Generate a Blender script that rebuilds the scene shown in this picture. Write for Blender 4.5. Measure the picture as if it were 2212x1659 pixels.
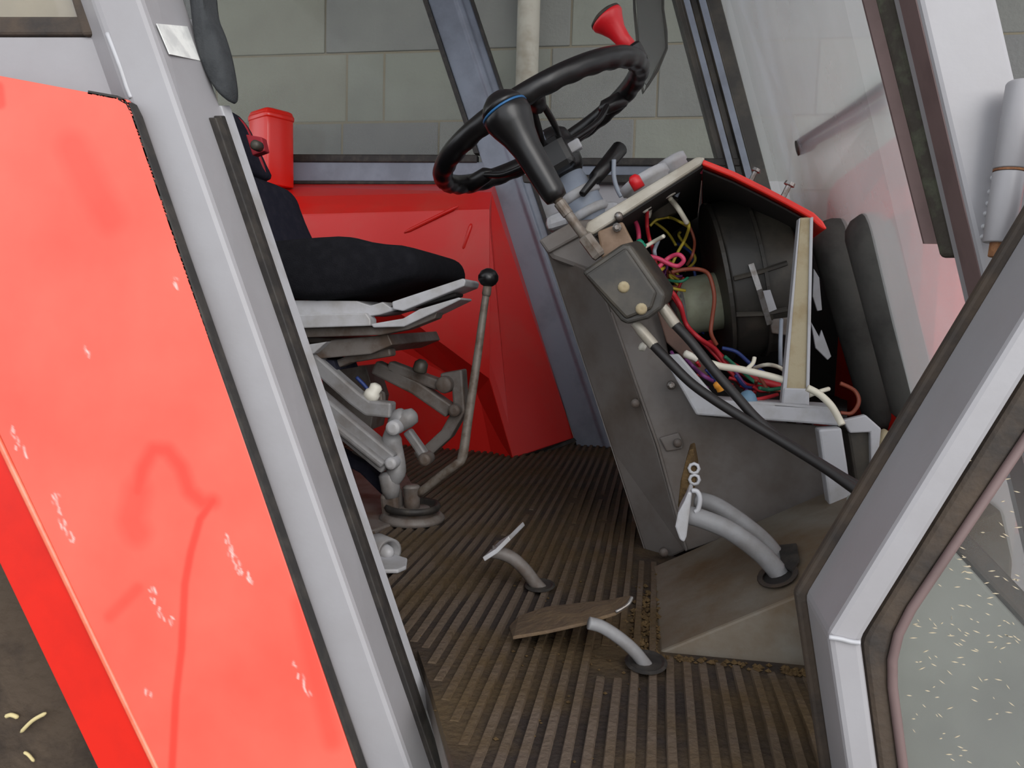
import bpy, bmesh, math, random
from mathutils import Vector, Matrix
import numpy as np

# ------------------------------------------------------------------ scene, camera, light
for o in list(bpy.data.objects):
    bpy.data.objects.remove(o, do_unlink=True)
SC = bpy.context.scene
COL = SC.collection
R = math.radians

FLOOR = 1.00                 # height of the cab floor above the yard, metres
FPX, CX, CY = 1736.0, 1106.0, 829.5      # focal length and centre, in 2212 x 1659 pixels
CAMPOS = Vector((0.0, 0.0, FLOOR + 0.36))
YAW, PITCH, ROLL = R(10.0), R(5.0), R(1.6)
FW = Vector((-math.sin(YAW)*math.cos(PITCH), math.cos(YAW)*math.cos(PITCH), -math.sin(PITCH)))
R0 = Vector((math.cos(YAW), math.sin(YAW), 0.0))
U0 = R0.cross(FW)
RT = R0*math.cos(ROLL) + U0*math.sin(ROLL)
UP = U0*math.cos(ROLL) - R0*math.sin(ROLL)

cam_data = bpy.data.cameras.new('camera')
cam = bpy.data.objects.new('camera', cam_data)
COL.objects.link(cam)
cam_data.sensor_fit = 'HORIZONTAL'
cam_data.sensor_width = 36.0
cam_data.lens = 36.0*FPX/2212.0
cam_data.clip_start = 0.02
M = Matrix((RT, UP, -FW)).transposed().to_4x4()
M.translation = CAMPOS
cam.matrix_world = M
SC.camera = cam

world = bpy.data.worlds.new('overcast_sky')
SC.world = world
world.use_nodes = True
wn = world.node_tree.nodes
wn['Background'].inputs['Color'].default_value = (0.90, 0.94, 1.0, 1.0)
wn['Background'].inputs['Strength'].default_value = 1.5

# soft hazy daylight from the open side of the shed, behind and to the right of the photographer
sun_d = bpy.data.lights.new('hazy_daylight', 'SUN')
sun_d.energy = 2.2; sun_d.angle = R(50); sun_d.color = (1.0, 0.97, 0.93)
sun = bpy.data.objects.new('hazy_daylight', sun_d); COL.objects.link(sun)
sun.rotation_euler = Vector((-0.58, 0.85, -0.45)).to_track_quat('-Z', 'Y').to_euler()

VS = SC.view_settings
VS.view_transform = 'Standard'
try: VS.look = 'None'
except Exception: pass
VS.exposure = 0.0
VS.gamma = 1.0
VS.use_curve_mapping = False

# ------------------------------------------------------------------ geometry helpers
rnd = random.Random(7)

def ray(px, py):
    return FW + RT*((px-CX)/FPX) - UP*((py-CY)/FPX)
def PY(px, py, y):           # the point seen at a pixel, at depth y into the shed
    d = ray(px, py); return CAMPOS + d*(y/d.y)
def PZ(px, py, z):           # ... on a horizontal plane
    d = ray(px, py); return CAMPOS + d*((z-CAMPOS.z)/d.z)
def PP(px, py, p0, n):       # ... on a plane
    d = ray(px, py); return CAMPOS + d*((Vector(p0)-CAMPOS).dot(n)/d.dot(n))
def proj(p):
    v = Vector(p)-CAMPOS; z = v.dot(FW)
    return (CX+FPX*v.dot(RT)/z, CY-FPX*v.dot(UP)/z)

WPOS = {}
def thing(name, base, label=None, cat=None, group=None):
    o = bpy.data.objects.new(name, None); COL.objects.link(o)
    o.empty_display_size = 0.05
    o.location = base; WPOS[o.name] = Vector(base)
    if label: tag(o, label, cat, group)
    return o
def tag(o, label, cat, group=None):
    o['label'] = label; o['category'] = cat
    if group: o['group'] = group
    return o
def struct(o, label=None):
    o['kind'] = 'structure'
    if label: o['label'] = label
    return o

def mesh_obj(name, verts, faces, mat, parent=None, smooth=False, bevel=0, seg=2, label=None, sub=0, solid=0):
    verts = [Vector(v) for v in verts]
    lo = Vector([min(v[i] for v in verts) for i in range(3)])
    hi = Vector([max(v[i] for v in verts) for i in range(3)])
    c = (lo+hi)/2
    me = bpy.data.meshes.new(name)
    me.from_pydata([v-c for v in verts], [], faces)
    me.update()
    bm = bmesh.new(); bm.from_mesh(me)
    bmesh.ops.remove_doubles(bm, verts=bm.verts, dist=1e-6)
    bmesh.ops.recalc_face_normals(bm, faces=bm.faces)
    bm.to_mesh(me); bm.free()
    o = bpy.data.objects.new(name, me); COL.objects.link(o)
    me.materials.append(mat)
    if smooth:
        for p in me.polygons: p.use_smooth = True
    base = WPOS[parent.name] if parent else Vector((0, 0, 0))
    o.parent = parent
    o.location = c-base
    WPOS[o.name] = c
    if solid:
        m = o.modifiers.new('thickness', 'SOLIDIFY'); m.thickness = solid; m.offset = 0
    if bevel:
        m = o.modifiers.new('soft_edges', 'BEVEL'); m.width = bevel; m.segments = seg
        m.limit_method = 'ANGLE'; m.angle_limit = R(30)
        m.harden_normals = False
    if sub:
        m = o.modifiers.new('round', 'SUBSURF'); m.levels = sub; m.render_levels = sub
    if label: o['label'] = label
    return o

def dup(o, parent, world):
    c = o.copy(); COL.objects.link(c)
    c.parent = parent
    c.location = Vector(world) - (WPOS[parent.name] if parent else Vector((0, 0, 0)))
    WPOS[c.name] = Vector(world)
    return c

def g_prism(front, off):     # polygon pushed along a vector (or to a second ring)
    n = len(front)
    back = [Vector(p)+Vector(off) for p in front]
    v = [Vector(p) for p in front]+back
    f = [list(range(n)), list(range(2*n-1, n-1, -1))]
    f += [[i, (i+1) % n, n+(i+1) % n, n+i] for i in range(n)]
    return v, f
def g_loft(rings, cap=True, close=True):
    v = [Vector(p) for r in rings for p in r]; n = len(rings[0]); f = []
    for k in range(len(rings)-1):
        for i in range(n if close else n-1):
            j = (i+1) % n
            f.append([k*n+i, k*n+j, (k+1)*n+j, (k+1)*n+i])
    if cap:
        f.append(list(range(n))[::-1]); f.append([(len(rings)-1)*n+i for i in range(n)])
    return v, f
def join(*gs):
    V, F = [], []
    for v, f in gs:
        b = len(V); V += list(v); F += [[b+i for i in q] for q in f]
    return V, F
def g_shear(p0, p1, prof):   # bar between two points, profile given as (dx, dy) offsets
    p0, p1 = Vector(p0), Vector(p1)
    return g_loft([[p+Vector((a, b, 0)) for a, b in prof] for p in (p0, p1)])
def smooth_path(pts, n=6, closed=False):
    pts = [Vector(p) for p in pts]; out = []; N = len(pts)
    rng = range(N) if closed else range(N-1)
    for i in rng:
        if closed: a, b, c, d = pts[i-1], pts[i], pts[(i+1) % N], pts[(i+2) % N]
        else: a, b, c, d = pts[max(i-1, 0)], pts[i], pts[i+1], pts[min(i+2, N-1)]
        for k in range(n):
            t = k/n
            out.append(0.5*((2*b)+(c-a)*t+(2*a-5*b+4*c-d)*t*t+(3*b-a-3*c+d)*t**3))
    if not closed: out.append(pts[-1])
    return out
def g_tube(path, r, n=10, closed=False, sq=None):
    path = [Vector(p) for p in path]; N = len(path); rings = []
    T = []
    for i in range(N):
        if closed: t = path[(i+1) % N]-path[i-1]
        else: t = path[min(i+1, N-1)]-path[max(i-1, 0)]
        T.append(t.normalized())
    u = T[0].orthogonal().normalized() if sq is None else (Vector(sq)-T[0]*T[0].dot(Vector(sq))).normalized()
    for i in range(N):
        u = (u-T[i]*u.dot(T[i])).normalized(); w = T[i].cross(u)
        rr = r[i] if isinstance(r, (list, tuple)) else r
        if sq is None:
            rings.append([path[i]+u*rr*math.cos(2*math.pi*k/n)+w*rr*math.sin(2*math.pi*k/n) for k in range(n)])
    if closed:
        v, f = g_loft(rings+[rings[0]], cap=False)
        return v, f
    return g_loft(rings)
def g_bar(path, wu, ww, up):  # rectangular bar along a path; up gives the wu side
    path = [Vector(p) for p in path]; N = len(path); rings = []
    for i in range(N):
        if 0 < i < N-1:
            a = (path[i]-path[i-1]).normalized(); b = (path[i+1]-path[i]).normalized()
            t = (a+b).normalized(); k = 1/max(0.3, t.dot(a))
        else:
            t = (path[min(i+1, N-1)]-path[max(i-1, 0)]).normalized(); k = 1
        u = (Vector(up)-t*t.dot(Vector(up))).normalized(); w = t.cross(u)
        rings.append([path[i]+u*wu/2+w*ww/2*k, path[i]+u*wu/2-w*ww/2*k, path[i]-u*wu/2-w*ww/2*k, path[i]-u*wu/2+w*ww/2*k])
    return g_loft(rings)
def frame_of(axis):
    a = Vector(axis).normalized(); u = a.orthogonal().normalized()
    return a, u, a.cross(u)
def g_lathe(p0, axis, prof, n=24):   # prof: (distance along the axis, radius)
    a, u, w = frame_of(axis); p0 = Vector(p0)
    return g_loft([[p0+a*t+u*r*math.cos(2*math.pi*k/n)+w*r*math.sin(2*math.pi*k/n) for k in range(n)] for t, r in prof])
def g_box(c, ax, ay, az):            # centre and three half-axis vectors
    c, ax, ay, az = Vector(c), Vector(ax), Vector(ay), Vector(az)
    v = [c+ax*i+ay*j+az*k for k in (-1, 1) for j in (-1, 1) for i in (-1, 1)]
    return v, [[0, 1, 3, 2], [4, 6, 7, 5], [0, 4, 5, 1], [2, 3, 7, 6], [0, 2, 6, 4], [1, 5, 7, 3]]
def g_strip(a, b, off):              # two polylines joined to a sheet with thickness
    n = len(a); poly = [Vector(p) for p in a]+[Vector(p) for p in b][::-1]
    rings = [[Vector(a[i]), Vector(b[i]), Vector(b[i])+Vector(off), Vector(a[i])+Vector(off)] for i in range(n)]
    return g_loft(rings)
def g_disc(c, axis, r, t, n=20): return g_lathe(c, axis, [(0, r), (t, r)], n)
# ------------------------------------------------------------------ materials
def nt(name):
    m = bpy.data.materials.new(name); m.use_nodes = True
    t = m.node_tree; return m, t, t.nodes['Principled BSDF']
def lin(c):
    return tuple((x/12.92 if x <= 0.04045 else ((x+0.055)/1.055)**2.4) for x in [y/255.0 for y in c])+(1.0,)
def mat(name, col, rough=0.6, metal=0.0, col2=None, scale=20.0, amount=(0.45, 0.65), bump=0.0, bscale=60.0, spec=0.5, coat=0.0, stretch=None, detail=6.0, world=False):
    m, t, b = nt(name); N, L = t.nodes, t.links
    b.inputs['Base Color'].default_value = lin(col)
    b.inputs['Roughness'].default_value = rough
    b.inputs['Metallic'].default_value = metal
    b.inputs['Specular IOR Level'].default_value = spec
    if coat: b.inputs['Coat Weight'].default_value = coat; b.inputs['Coat Roughness'].default_value = 0.15
    tc = N.new('ShaderNodeTexCoord'); src = tc.outputs['Object']
    if world: src = N.new('ShaderNodeNewGeometry').outputs['Position']
    if stretch:
        mp = N.new('ShaderNodeMapping'); mp.inputs['Scale'].default_value = stretch
        L.new(src, mp.inputs['Vector']); src = mp.outputs['Vector']
    if col2 is not None:
        nz = N.new('ShaderNodeTexNoise'); nz.inputs['Scale'].default_value = scale; nz.inputs['Detail'].default_value = detail
        nz.inputs['Roughness'].default_value = 0.62
        L.new(src, nz.inputs['Vector'])
        rp = N.new('ShaderNodeValToRGB')
        rp.color_ramp.elements[0].position = amount[0]; rp.color_ramp.elements[0].color = lin(col)
        rp.color_ramp.elements[1].position = amount[1]; rp.color_ramp.elements[1].color = lin(col2)
        L.new(nz.outputs['Fac'], rp.inputs['Fac']); L.new(rp.outputs['Color'], b.inputs['Base Color'])
    if bump:
        n2 = N.new('ShaderNodeTexNoise'); n2.inputs['Scale'].default_value = bscale; n2.inputs['Detail'].default_value = 5
        L.new(src, n2.inputs['Vector'])
        bp = N.new('ShaderNodeBump'); bp.inputs['Strength'].default_value = bump; bp.inputs['Distance'].default_value = 0.01
        L.new(n2.outputs['Fac'], bp.inputs['Height']); L.new(bp.outputs['Normal'], b.inputs['Normal'])
    return m

def glass_mat(name, dust_col, dust, var=0.12, scale=6.0, gloss=0.10):
    """thin dusty pane: see-through, a film of dust that catches light, a weak sheen"""
    m, t, b = nt(name); N, L = t.nodes, t.links
    N.remove(b); out = N['Material Output']
    tr = N.new('ShaderNodeBsdfTransparent'); df = N.new('ShaderNodeBsdfDiffuse'); ts = N.new('ShaderNodeBsdfTranslucent'); md_ = N.new('ShaderNodeMixShader'); gl = N.new('ShaderNodeBsdfGlossy')
    df.inputs['Color'].default_value = lin(dust_col); gl.inputs['Roughness'].default_value = 0.06; ts.inputs['Color'].default_value = lin(dust_col); md_.inputs[0].default_value = 0.5
    L.new(df.outputs[0], md_.inputs[1]); L.new(ts.outputs[0], md_.inputs[2])
    tc = N.new('ShaderNodeTexCoord'); nz = N.new('ShaderNodeTexNoise')
    nz.inputs['Scale'].default_value = scale; nz.inputs['Detail'].default_value = 7
    L.new(tc.outputs['Object'], nz.inputs['Vector'])
    mr = N.new('ShaderNodeMapRange'); mr.inputs['To Min'].default_value = max(0, dust-var); mr.inputs['To Max'].default_value = dust+var
    mr.inputs['From Min'].default_value = 0.3; mr.inputs['From Max'].default_value = 0.7
    L.new(nz.outputs['Fac'], mr.inputs['Value'])
    m1 = N.new('ShaderNodeMixShader'); m2 = N.new('ShaderNodeMixShader')
    L.new(mr.outputs['Result'], m1.inputs[0]); L.new(tr.outputs[0], m1.inputs[1]); L.new(md_.outputs[0], m1.inputs[2])
    fr = N.new('ShaderNodeFresnel'); fr.inputs['IOR'].default_value = 1.35
    sc = N.new('ShaderNodeMath'); sc.operation = 'MULTIPLY'; sc.inputs[1].default_value = gloss*8
    sc.use_clamp = True
    L.new(fr.outputs[0], sc.inputs[0]); L.new(sc.outputs[0], m2.inputs[0])
    L.new(m1.outputs[0], m2.inputs[1]); L.new(gl.outputs[0], m2.inputs[2])
    L.new(m2.outputs[0], out.inputs['Surface'])
    return m

GREY = mat('grey_cab_paint', (154, 152, 155), 0.40, col2=(146, 143, 145), scale=7, amount=(0.4, 0.7), bump=0.02, bscale=200)
GREYD = mat('dusty_grey_paint', (110, 104, 100), 0.6, col2=(88, 77, 68), scale=9, amount=(0.42, 0.72), bump=0.05)
GREYL = mat('light_grey_paint', (176, 176, 180), 0.45, col2=(150, 146, 142), scale=14, amount=(0.5, 0.75))
GREYB = mat('blue_grey_paint', (134, 142, 156), 0.45, col2=(118, 124, 136), scale=8)
TOE = mat('muddy_grey_paint', (116, 110, 100), 0.65, col2=(94, 75, 52), scale=7, amount=(0.38, 0.64), bump=0.1)
CAST = mat('grey_painted_casting', (133, 132, 133), 0.5, col2=(108, 102, 98), scale=16, amount=(0.45, 0.7), bump=0.06, bscale=90)
CASTD = mat('worn_brown_grey_steel', (108, 102, 98), 0.55, col2=(84, 70, 60), scale=18, bump=0.06, bscale=90)
TAN = mat('dusty_tan_strut', (168, 156, 128), 0.7, col2=(150, 132, 98), scale=30, amount=(0.45, 0.7), bump=0.05, bscale=300)
RED = mat('tractor_red_paint', (222, 34, 20), 0.38, col2=(205, 30, 20), scale=6, spec=0.5)
REDIN = mat('dusty_red_paint', (214, 32, 26), 0.36, col2=(205, 62, 52), scale=5, amount=(0.5, 0.8), spec=0.5)
REDBOX = mat('red_plastic', (226, 34, 22), 0.28, spec=0.6)
RUB = mat('black_rubber', (38, 35, 33), 0.6, col2=(58, 53, 48), scale=40, bump=0.06, bscale=150)
RUBB = mat('brown_dusty_rubber', (70, 58, 47), 0.75, col2=(48, 42, 38), scale=30, amount=(0.4, 0.65), bump=0.15, bscale=120)
RUBG = mat('mossy_rubber', (58, 52, 44), 0.8, col2=(74, 76, 60), scale=45, amount=(0.45, 0.6), bump=0.2, bscale=120)
PURP = mat('brown_bead_and_shade', (112, 92, 90), 0.6, col2=(98, 80, 78), scale=14)  # glazing bead's brown; on the front pillar, shade and red reflection as colour
BLACK = mat('black_plastic', (20, 18, 19), 0.32, spec=0.5, bump=0.01, bscale=300)
BLACKM = mat('black_dusty_plastic', (50, 47, 43), 0.5, col2=(88, 81, 70), scale=10, amount=(0.45, 0.75), bump=0.04)
DUCT = mat('dark_grey_foam', (76, 75, 72), 0.85, col2=(60, 59, 57), scale=12, spec=0.2, bump=0.1)
DARK = mat('dark_paint_and_shade', (26, 22, 20), 0.8)  # black dash paint; also the shade of undersides, slot and hole in the colour
FAB = mat('black_seat_fabric', (24, 24, 28), 0.95, col2=(30, 30, 34), scale=60, spec=0.1, bump=0.25, bscale=500)
FABN = mat('navy_seat_fabric', (34, 35, 46), 0.95, col2=(42, 42, 52), scale=50, spec=0.1, bump=0.2, bscale=500)
FABG = mat('grey_seat_fabric', (62, 64, 66), 0.9, col2=(52, 54, 56), scale=50, spec=0.2, bump=0.2, bscale=600)
REDPIPE = mat('red_piping', (150, 24, 38), 0.7)
RUST = mat('rusty_steel', (120, 78, 52), 0.7, col2=(150, 104, 66), scale=60, metal=0.2, bump=0.2, bscale=200)
STEEL = mat('worn_steel', (150, 148, 146), 0.35, metal=0.7, col2=(110, 100, 92), scale=60)
RODM = mat('weathered_grey_rod', (120, 112, 104), 0.5, metal=0.2, col2=(92, 78, 66), scale=50)
MUD = mat('dried_mud', (92, 74, 50), 0.95, col2=(66, 52, 36), scale=60, spec=0.1, bump=0.6, bscale=140)
MATB = mat('muddy_mat_base', (52, 44, 40), 0.8, col2=(80, 65, 45), scale=5, amount=(0.42, 0.60), spec=0.3, bump=0.35, bscale=120, world=True)
RIBM = mat('muddy_mat_rib', (94, 81, 70), 0.78, col2=(84, 68, 47), scale=5, amount=(0.42, 0.60), spec=0.3, bump=0.3, bscale=140, world=True)
BLOCK = [mat('concrete_block_%d' % i, c, 0.95, col2=c2, scale=5, amount=(0.3, 0.75), spec=0.1, bump=0.3, bscale=70)
         for i, (c, c2) in enumerate([((134, 138, 128), (120, 122, 115)), ((127, 129, 124), (113, 114, 112)), ((138, 140, 128), (124, 124, 114)), ((122, 123, 121), (110, 111, 111))])]
TANK = mat('grey_green_tank_paint', (132, 135, 127), 0.6, col2=(118, 120, 114), scale=6)
MORT = mat('mortar', (126, 120, 104), 0.95, spec=0.1, bump=0.3)
GRND = mat('yard_concrete', (128, 128, 120), 0.9, col2=(104, 100, 92), scale=2.2, amount=(0.35, 0.7), spec=0.15, bump=0.08, bscale=8)
PIPE = mat('whitish_pipe', (176, 172, 160), 0.6, col2=(146, 138, 122), scale=9)
TYRE = mat('tyre_rubber', (76, 65, 55), 0.85, col2=(48, 41, 37), scale=12, bump=0.5, bscale=60, spec=0.2)
STRAW = mat('straw', (206, 190, 140), 0.8)
KNOB = mat('red_knob_plastic', (206, 28, 36), 0.35, spec=0.5)
GREENP = mat('pale_green_metal', (172, 175, 150), 0.5, col2=(146, 142, 118), scale=16)
WHITE = mat('white_plastic', (216, 212, 200), 0.5)
STICK = mat('worn_white_sticker', (236, 236, 232), 0.5, col2=(206, 206, 204), scale=30, amount=(0.45, 0.6))
ALU = mat('dull_aluminium', (176, 170, 158), 0.45, metal=0.25, col2=(158, 150, 136), scale=20)
BLUEP = mat('blue_plastic', (96, 128, 152), 0.5)
BLUEL = mat('blue_ring', (36, 92, 140), 0.4)
GREENW = mat('green_plastic', (28, 140, 110), 0.5)
ORANGE = mat('orange_plastic', (226, 150, 50), 0.5)
WIRE = {n: mat(n+'_wire', c, 0.5) for n, c in dict(red=(180, 34, 44), pink=(206, 64, 100), yellow=(176, 156, 50), white=(220, 214, 196), green=(44, 120, 90), blue=(40, 60, 120), brown=(140, 70, 50), black=(30, 27, 27), grey=(150, 158, 170), purple=(110, 50, 110)).items()}
G_FAR = glass_mat('dusty_far_glass', (190, 192, 186), 0.06, 0.04, 3.0, 0.03)
G_WIND = glass_mat('dusty_windscreen_glass', (222, 226, 227), 0.40, 0.04, 4.0, 0.03)
G_DOOR = glass_mat('dusty_door_glass', (186, 188, 186), 0.10, 0.05, 9.0, 0.02)
G_REAR = glass_mat('dust_reflection_quarter_glass', (216, 206, 186), 0.45, 0.10, 9.0, 0.04)  # beige film carries dust and the bright reflection in its colour
MIRROR = mat('mirror_glass', (150, 152, 148), 0.15, metal=0.6)
# ------------------------------------------------------------------ the place: block wall and yard
NEAR, FAR = 0.66, 2.20        # the two sides of the cab
WALLY = 3.45
FARV = Vector((0, 1, 0))
def quad_grid(c, nu, nv):     # bilinear patch, returns verts, faces and (u, v) list
    V, uv = [], []
    for j in range(nv+1):
        for i in range(nu+1):
            u, v = i/nu, j/nv
            V.append(c[0]*(1-u)*(1-v)+c[1]*u*(1-v)+c[2]*u*v+c[3]*(1-u)*v); uv.append((u, v))
    F = [[j*(nu+1)+i, j*(nu+1)+i+1, (j+1)*(nu+1)+i+1, (j+1)*(nu+1)+i] for j in range(nv) for i in range(nu)]
    return V, F, uv

ground = mesh_obj('ground', *g_box((0, 0.5, -0.05), (7, 0, 0), (0, 6, 0), (0, 0, 0.05)), GRND)
struct(ground, 'grey concrete yard floor around the tractor')
wall = mesh_obj('wall_back', *g_box((0, WALLY+0.085, 1.9), (6.5, 0, 0), (0, 0.1, 0), (0, 0, 1.9)), MORT)
struct(wall, 'grey concrete block wall behind the cab')
shade_ceil = mesh_obj('shade_ceiling', *g_box((-2.0, 1.6, 4.0), (4.5, 0, 0), (0, 2.1, 0), (0, 0, 0.06)), MORT)  # unseen roof, added to shade the wall and limit sky light
struct(shade_ceil, 'unseen shed roof added to shade the back wall')
# courses read off the photograph: bed joints at these heights, head joints at these x
bed = [PY(730, y, WALLY).z for y in (267, 119)]
ch = bed[1]-bed[0]
z0 = bed[0]-ch*math.floor(bed[0]/ch)
def wx(px, py): return PY(px, py, WALLY).x
row_at = {0: [wx(742, 300)-0.0, wx(950, 300), wx(1158, 300), wx(1370, 300)], 1: [wx(752, 200), wx(832, 200), wx(1190, 200), wx(1420, 200)], 2: [wx(707, 60), wx(1235, 60)]}
kb = int(round((bed[0]-z0)/ch))
templates = {}
nrow = int(3.7/ch)
for r in range(-1, nrow):
    zz = z0+r*ch
    xs = []
    known = row_at.get({kb-1: 0, kb: 1, kb+1: 2}.get(r, -1), None)
    if known: xs = sorted(known)
    else: xs = [0.31*(r % 2)]
    x = xs[0]
    while x > -3.6: x -= 0.62; xs.insert(0, x)
    x = xs[-1]
    while x < 3.6: x += 0.62; xs.append(x)
    ya = max(0.0, zz)
    for a, b in zip(xs[:-1], xs[1:]):
        key = (round(b-a, 3), round(ya-zz, 3)); mi = rnd.randrange(4)
        ctr = Vector(((a+b)/2, WALLY+0.01+rnd.uniform(-0.004, 0.004), (ya+zz+ch)/2))
        kk = key+(mi,)
        if kk in templates:
            dup(templates[kk], wall, ctr)
        else:
            templates[kk] = mesh_obj('concrete_block', *g_box(ctr, ((b-a)/2-0.004, 0, 0), (0, 0.03, 0), (0, 0, (zz+ch-ya)/2-0.004)), BLOCK[mi], wall, bevel=0.004)
# the pipe on the wall
pp = thing('wall_pipe', (PY(1140, 100, 3.34).x, 3.34, 0), 'thick whitish vertical pipe against the block wall', 'pipe')
px_ = PY(1140, 100, 3.34).x
mesh_obj('pipe', *g_lathe((px_, 3.34, 0.0), (0, 0, 1), [(0, 0.046), (3.6, 0.046)], 20), PIPE, pp, smooth=True, bevel=0.004)
for z in (0.7, 2.75):
    mesh_obj('clamp', *g_lathe((px_, 3.34, z), (0, 0, 1), [(0, 0.05), (0.04, 0.05)], 20), STEEL, pp)
    mesh_obj('clamp_foot', *g_box((px_, 3.42, z+0.02), (0.02, 0, 0), (0, 0.035, 0), (0, 0, 0.015)), STEEL, pp)

# ------------------------------------------------------------------ the cab body
cab = thing('tractor_cab', (-0.3, 1.4, FLOOR), 'grey steel tractor cab frame with slanted pillars and dusty windows', 'tractor cab')
def ext(pxa, pya, pxb, pyb, y, ztop, zbot):   # line through two pixels at depth y, cut at two heights
    a, b = PY(pxa, pya, y), PY(pxb, pyb, y); d = b-a
    return a+d*((ztop-a.z)/d.z), a+d*((zbot-a.z)/d.z)
ROOFZ = 2.42
# near rear pillar, ring by ring down its slanted length
t, b = ext(305, 0, 887, 1659, NEAR, ROOFZ, FLOOR-0.32)
wpil = (PY(402, 560, NEAR)-PY(506, 560, NEAR)).x
def pillar_bar(cols, ytop=-520):
    """cols: (pixel x at the top edge, slope, depth y, extra dx) for each corner of the section"""
    ys = [ytop]+[q for q in (236, 560, 1000, 1400, 1700, 1950) if q > ytop]
    return g_loft([[PY(x0+k*yy, yy, dep)+Vector((dx, 0, 0)) for x0, k, dep, dx in cols] for yy in ys])
pil = mesh_obj('pillar', *pillar_bar([(305, 0.3508, NEAR, 0), (305, 0.3508, NEAR, wpil), (305, 0.3508, NEAR+0.075, wpil-0.05), (401, 0.337, 0.738, 0)]), GREY, cab, bevel=0.005, label='light grey slanted door pillar beside the red fender')
mesh_obj('rubber_seal', *join(pillar_bar([(372, 0.339, 0.705, -0.004), (372, 0.339, 0.703, 0.0035), (384, 0.338, 0.713, 0.0045), (384, 0.338, 0.714, -0.004)], 254),
                             pillar_bar([(385, 0.338, 0.714, -0.004), (385, 0.338, 0.713, 0.0035), (397, 0.337, 0.725, 0.0025), (397, 0.337, 0.727, -0.004)], 250)), RUB, pil, bevel=0.001)
mesh_obj('seal_lip', *pillar_bar([(399, 0.337, 0.735, -0.006), (401, 0.337, 0.733, 0.0), (421, 0.334, 0.752, 0.0), (421, 0.334, 0.754, -0.006)], 228), GREYL, pil, bevel=0.001)
# torn sticker on the pillar
def on_pillar(px, py): return PP(px, py, PY(305, 0, NEAR)+Vector((0.001, 0, 0)), Vector((1, 0.0, (t.x-b.x)/-(t.z-b.z))).normalized())
sv = [PY(px, py, NEAR+0.028) for px, py in ((336, 52), (402, 62), (432, 136), (362, 122))]
st = [on_pillar(px, py)+Vector((0.002, -0.001, 0)) for px, py in ((334, 52), (400, 58), (428, 132), (362, 118))]
mesh_obj('sticker', *g_prism(st, (0.001, 0, 0)), STICK, pil, label='torn white sticker')
# quarter panel and window behind it
QY = NEAR+0.025
pts = [(-420, 78), (232, 78), (318, 320), (318, 900), (-420, 900)]
mesh_obj('quarter_panel', *g_prism([PY(x, y, QY) for x, y in pts], (0, 0.02, 0)), GREY, cab, bevel=0.003, label='light grey panel under the small rear window')
mesh_obj('weld_seam', *g_tube(smooth_path([PY(x, y, QY-0.024) for x, y in ((232, 72), (247, 110), (262, 150), (275, 190), (284, 212))], 4), 0.0022, 6), GREYL, cab, smooth=True)
mesh_obj('window_seal', *g_prism([PY(x, y, QY-0.002) for x, y in ((-420, 34), (178, 34), (190, 76), (-420, 76))], (0, 0.022, 0)), RUBB, cab, bevel=0.003, label='brown rubber seal of the rear quarter window')
mesh_obj('window_seal', *g_prism([PY(x, y, QY-0.004) for x, y in ((60, -300), (110, -300), (232, 74), (176, 77))], (0, 0.022, 0)), RUBB, cab, bevel=0.003)
mesh_obj('window_glass', *g_prism([PY(x, y, QY+0.012) for x, y in ((-420, -300), (125, -300), (172, 40), (-420, 40))], (0, 0.004, 0)), G_REAR, cab)
# near front pillar
AY = 0.70
ta, ba = ext(1985, 0, 2107, 523, AY, ROOFZ, FLOOR+0.1)
wa = (PY(2154, 0, AY)-PY(1985, 0, AY)).x
apil = mesh_obj('pillar', *g_shear(ta, ba, [(0, 0), (wa, 0), (wa, 0.03), (0, 0.055)]), GREY, cab, bevel=0.004, label='grey front door pillar with the door hinge')
ta2, ba2 = ext(1941, 0, 2078, 523, AY+0.062, ROOFZ, FLOOR+0.1)
mesh_obj('inner_face', *g_shear(ta+Vector((-0.001, 0.004, 0)), ba+Vector((-0.001, 0.004, 0)), [(0, 0), (0.004, 0), (0.004, 0.034), (0, 0.034)]), PURP, apil)
s0, s1 = PY(1912, -500, AY+0.10), PY(2057, 557, AY+0.10)
d = (PY(2048, 523, AY+0.065)-PY(1917, 0, AY+0.065)); s1 = PY(2056, 556, AY+0.065); s0 = s1-d*2.2
mesh_obj('rubber_seal', *g_shear(s0, s1, [(-0.010, -0.002), (-0.002, -0.008), (0.009, -0.008), (0.012, 0.006), (-0.004, 0.012)]), RUBG, apil, bevel=0.003)
s1b = PY(2012, 526, AY+0.10); s0b = s1b-d*2.2
mesh_obj('inner_lip', *g_shear(s0b, s1b, [(-0.006, 0), (0.012, 0), (0.012, 0.004), (-0.006, 0.004)]), PURP, apil)
# door hinge on the front pillar
hg = thing('hinge', PY(2170, 367, AY-0.02), None)
hg.parent = cab; hg.location = WPOS['hinge']-WPOS[cab.name]
hax = (PY(2160, 525, AY-0.02)-PY(2216, 178, AY-0.02)).normalized()
h0, h1, h2 = PY(2212, 176, AY-0.02), PY(2181, 369, AY-0.02), PY(2157, 525, AY-0.02)
mesh_obj('barrel', *g_lathe(h0, h1-h0, [(0, 0.010), (0.002, 0.0118), ((h1-h0).length-0.001, 0.0118)], 24), GREY, hg, smooth=True, bevel=0.001)
mesh_obj('barrel', *g_lathe(h1, h2-h1, [(0.001, 0.0112), ((h2-h1).length, 0.0112)], 24), GREY, hg, smooth=True, bevel=0.001)
mesh_obj('rust_ring', *g_lathe(h1, h2-h1, [(-0.0008, 0.0114), (0.0008, 0.0114)], 24), RUST, hg)
mesh_obj('pin', *g_lathe(h2, h2-h1, [(-0.01, 0.006), (0.011, 0.006)], 16), RUST, hg, bevel=0.001, label='rusty hinge pin end')
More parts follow.
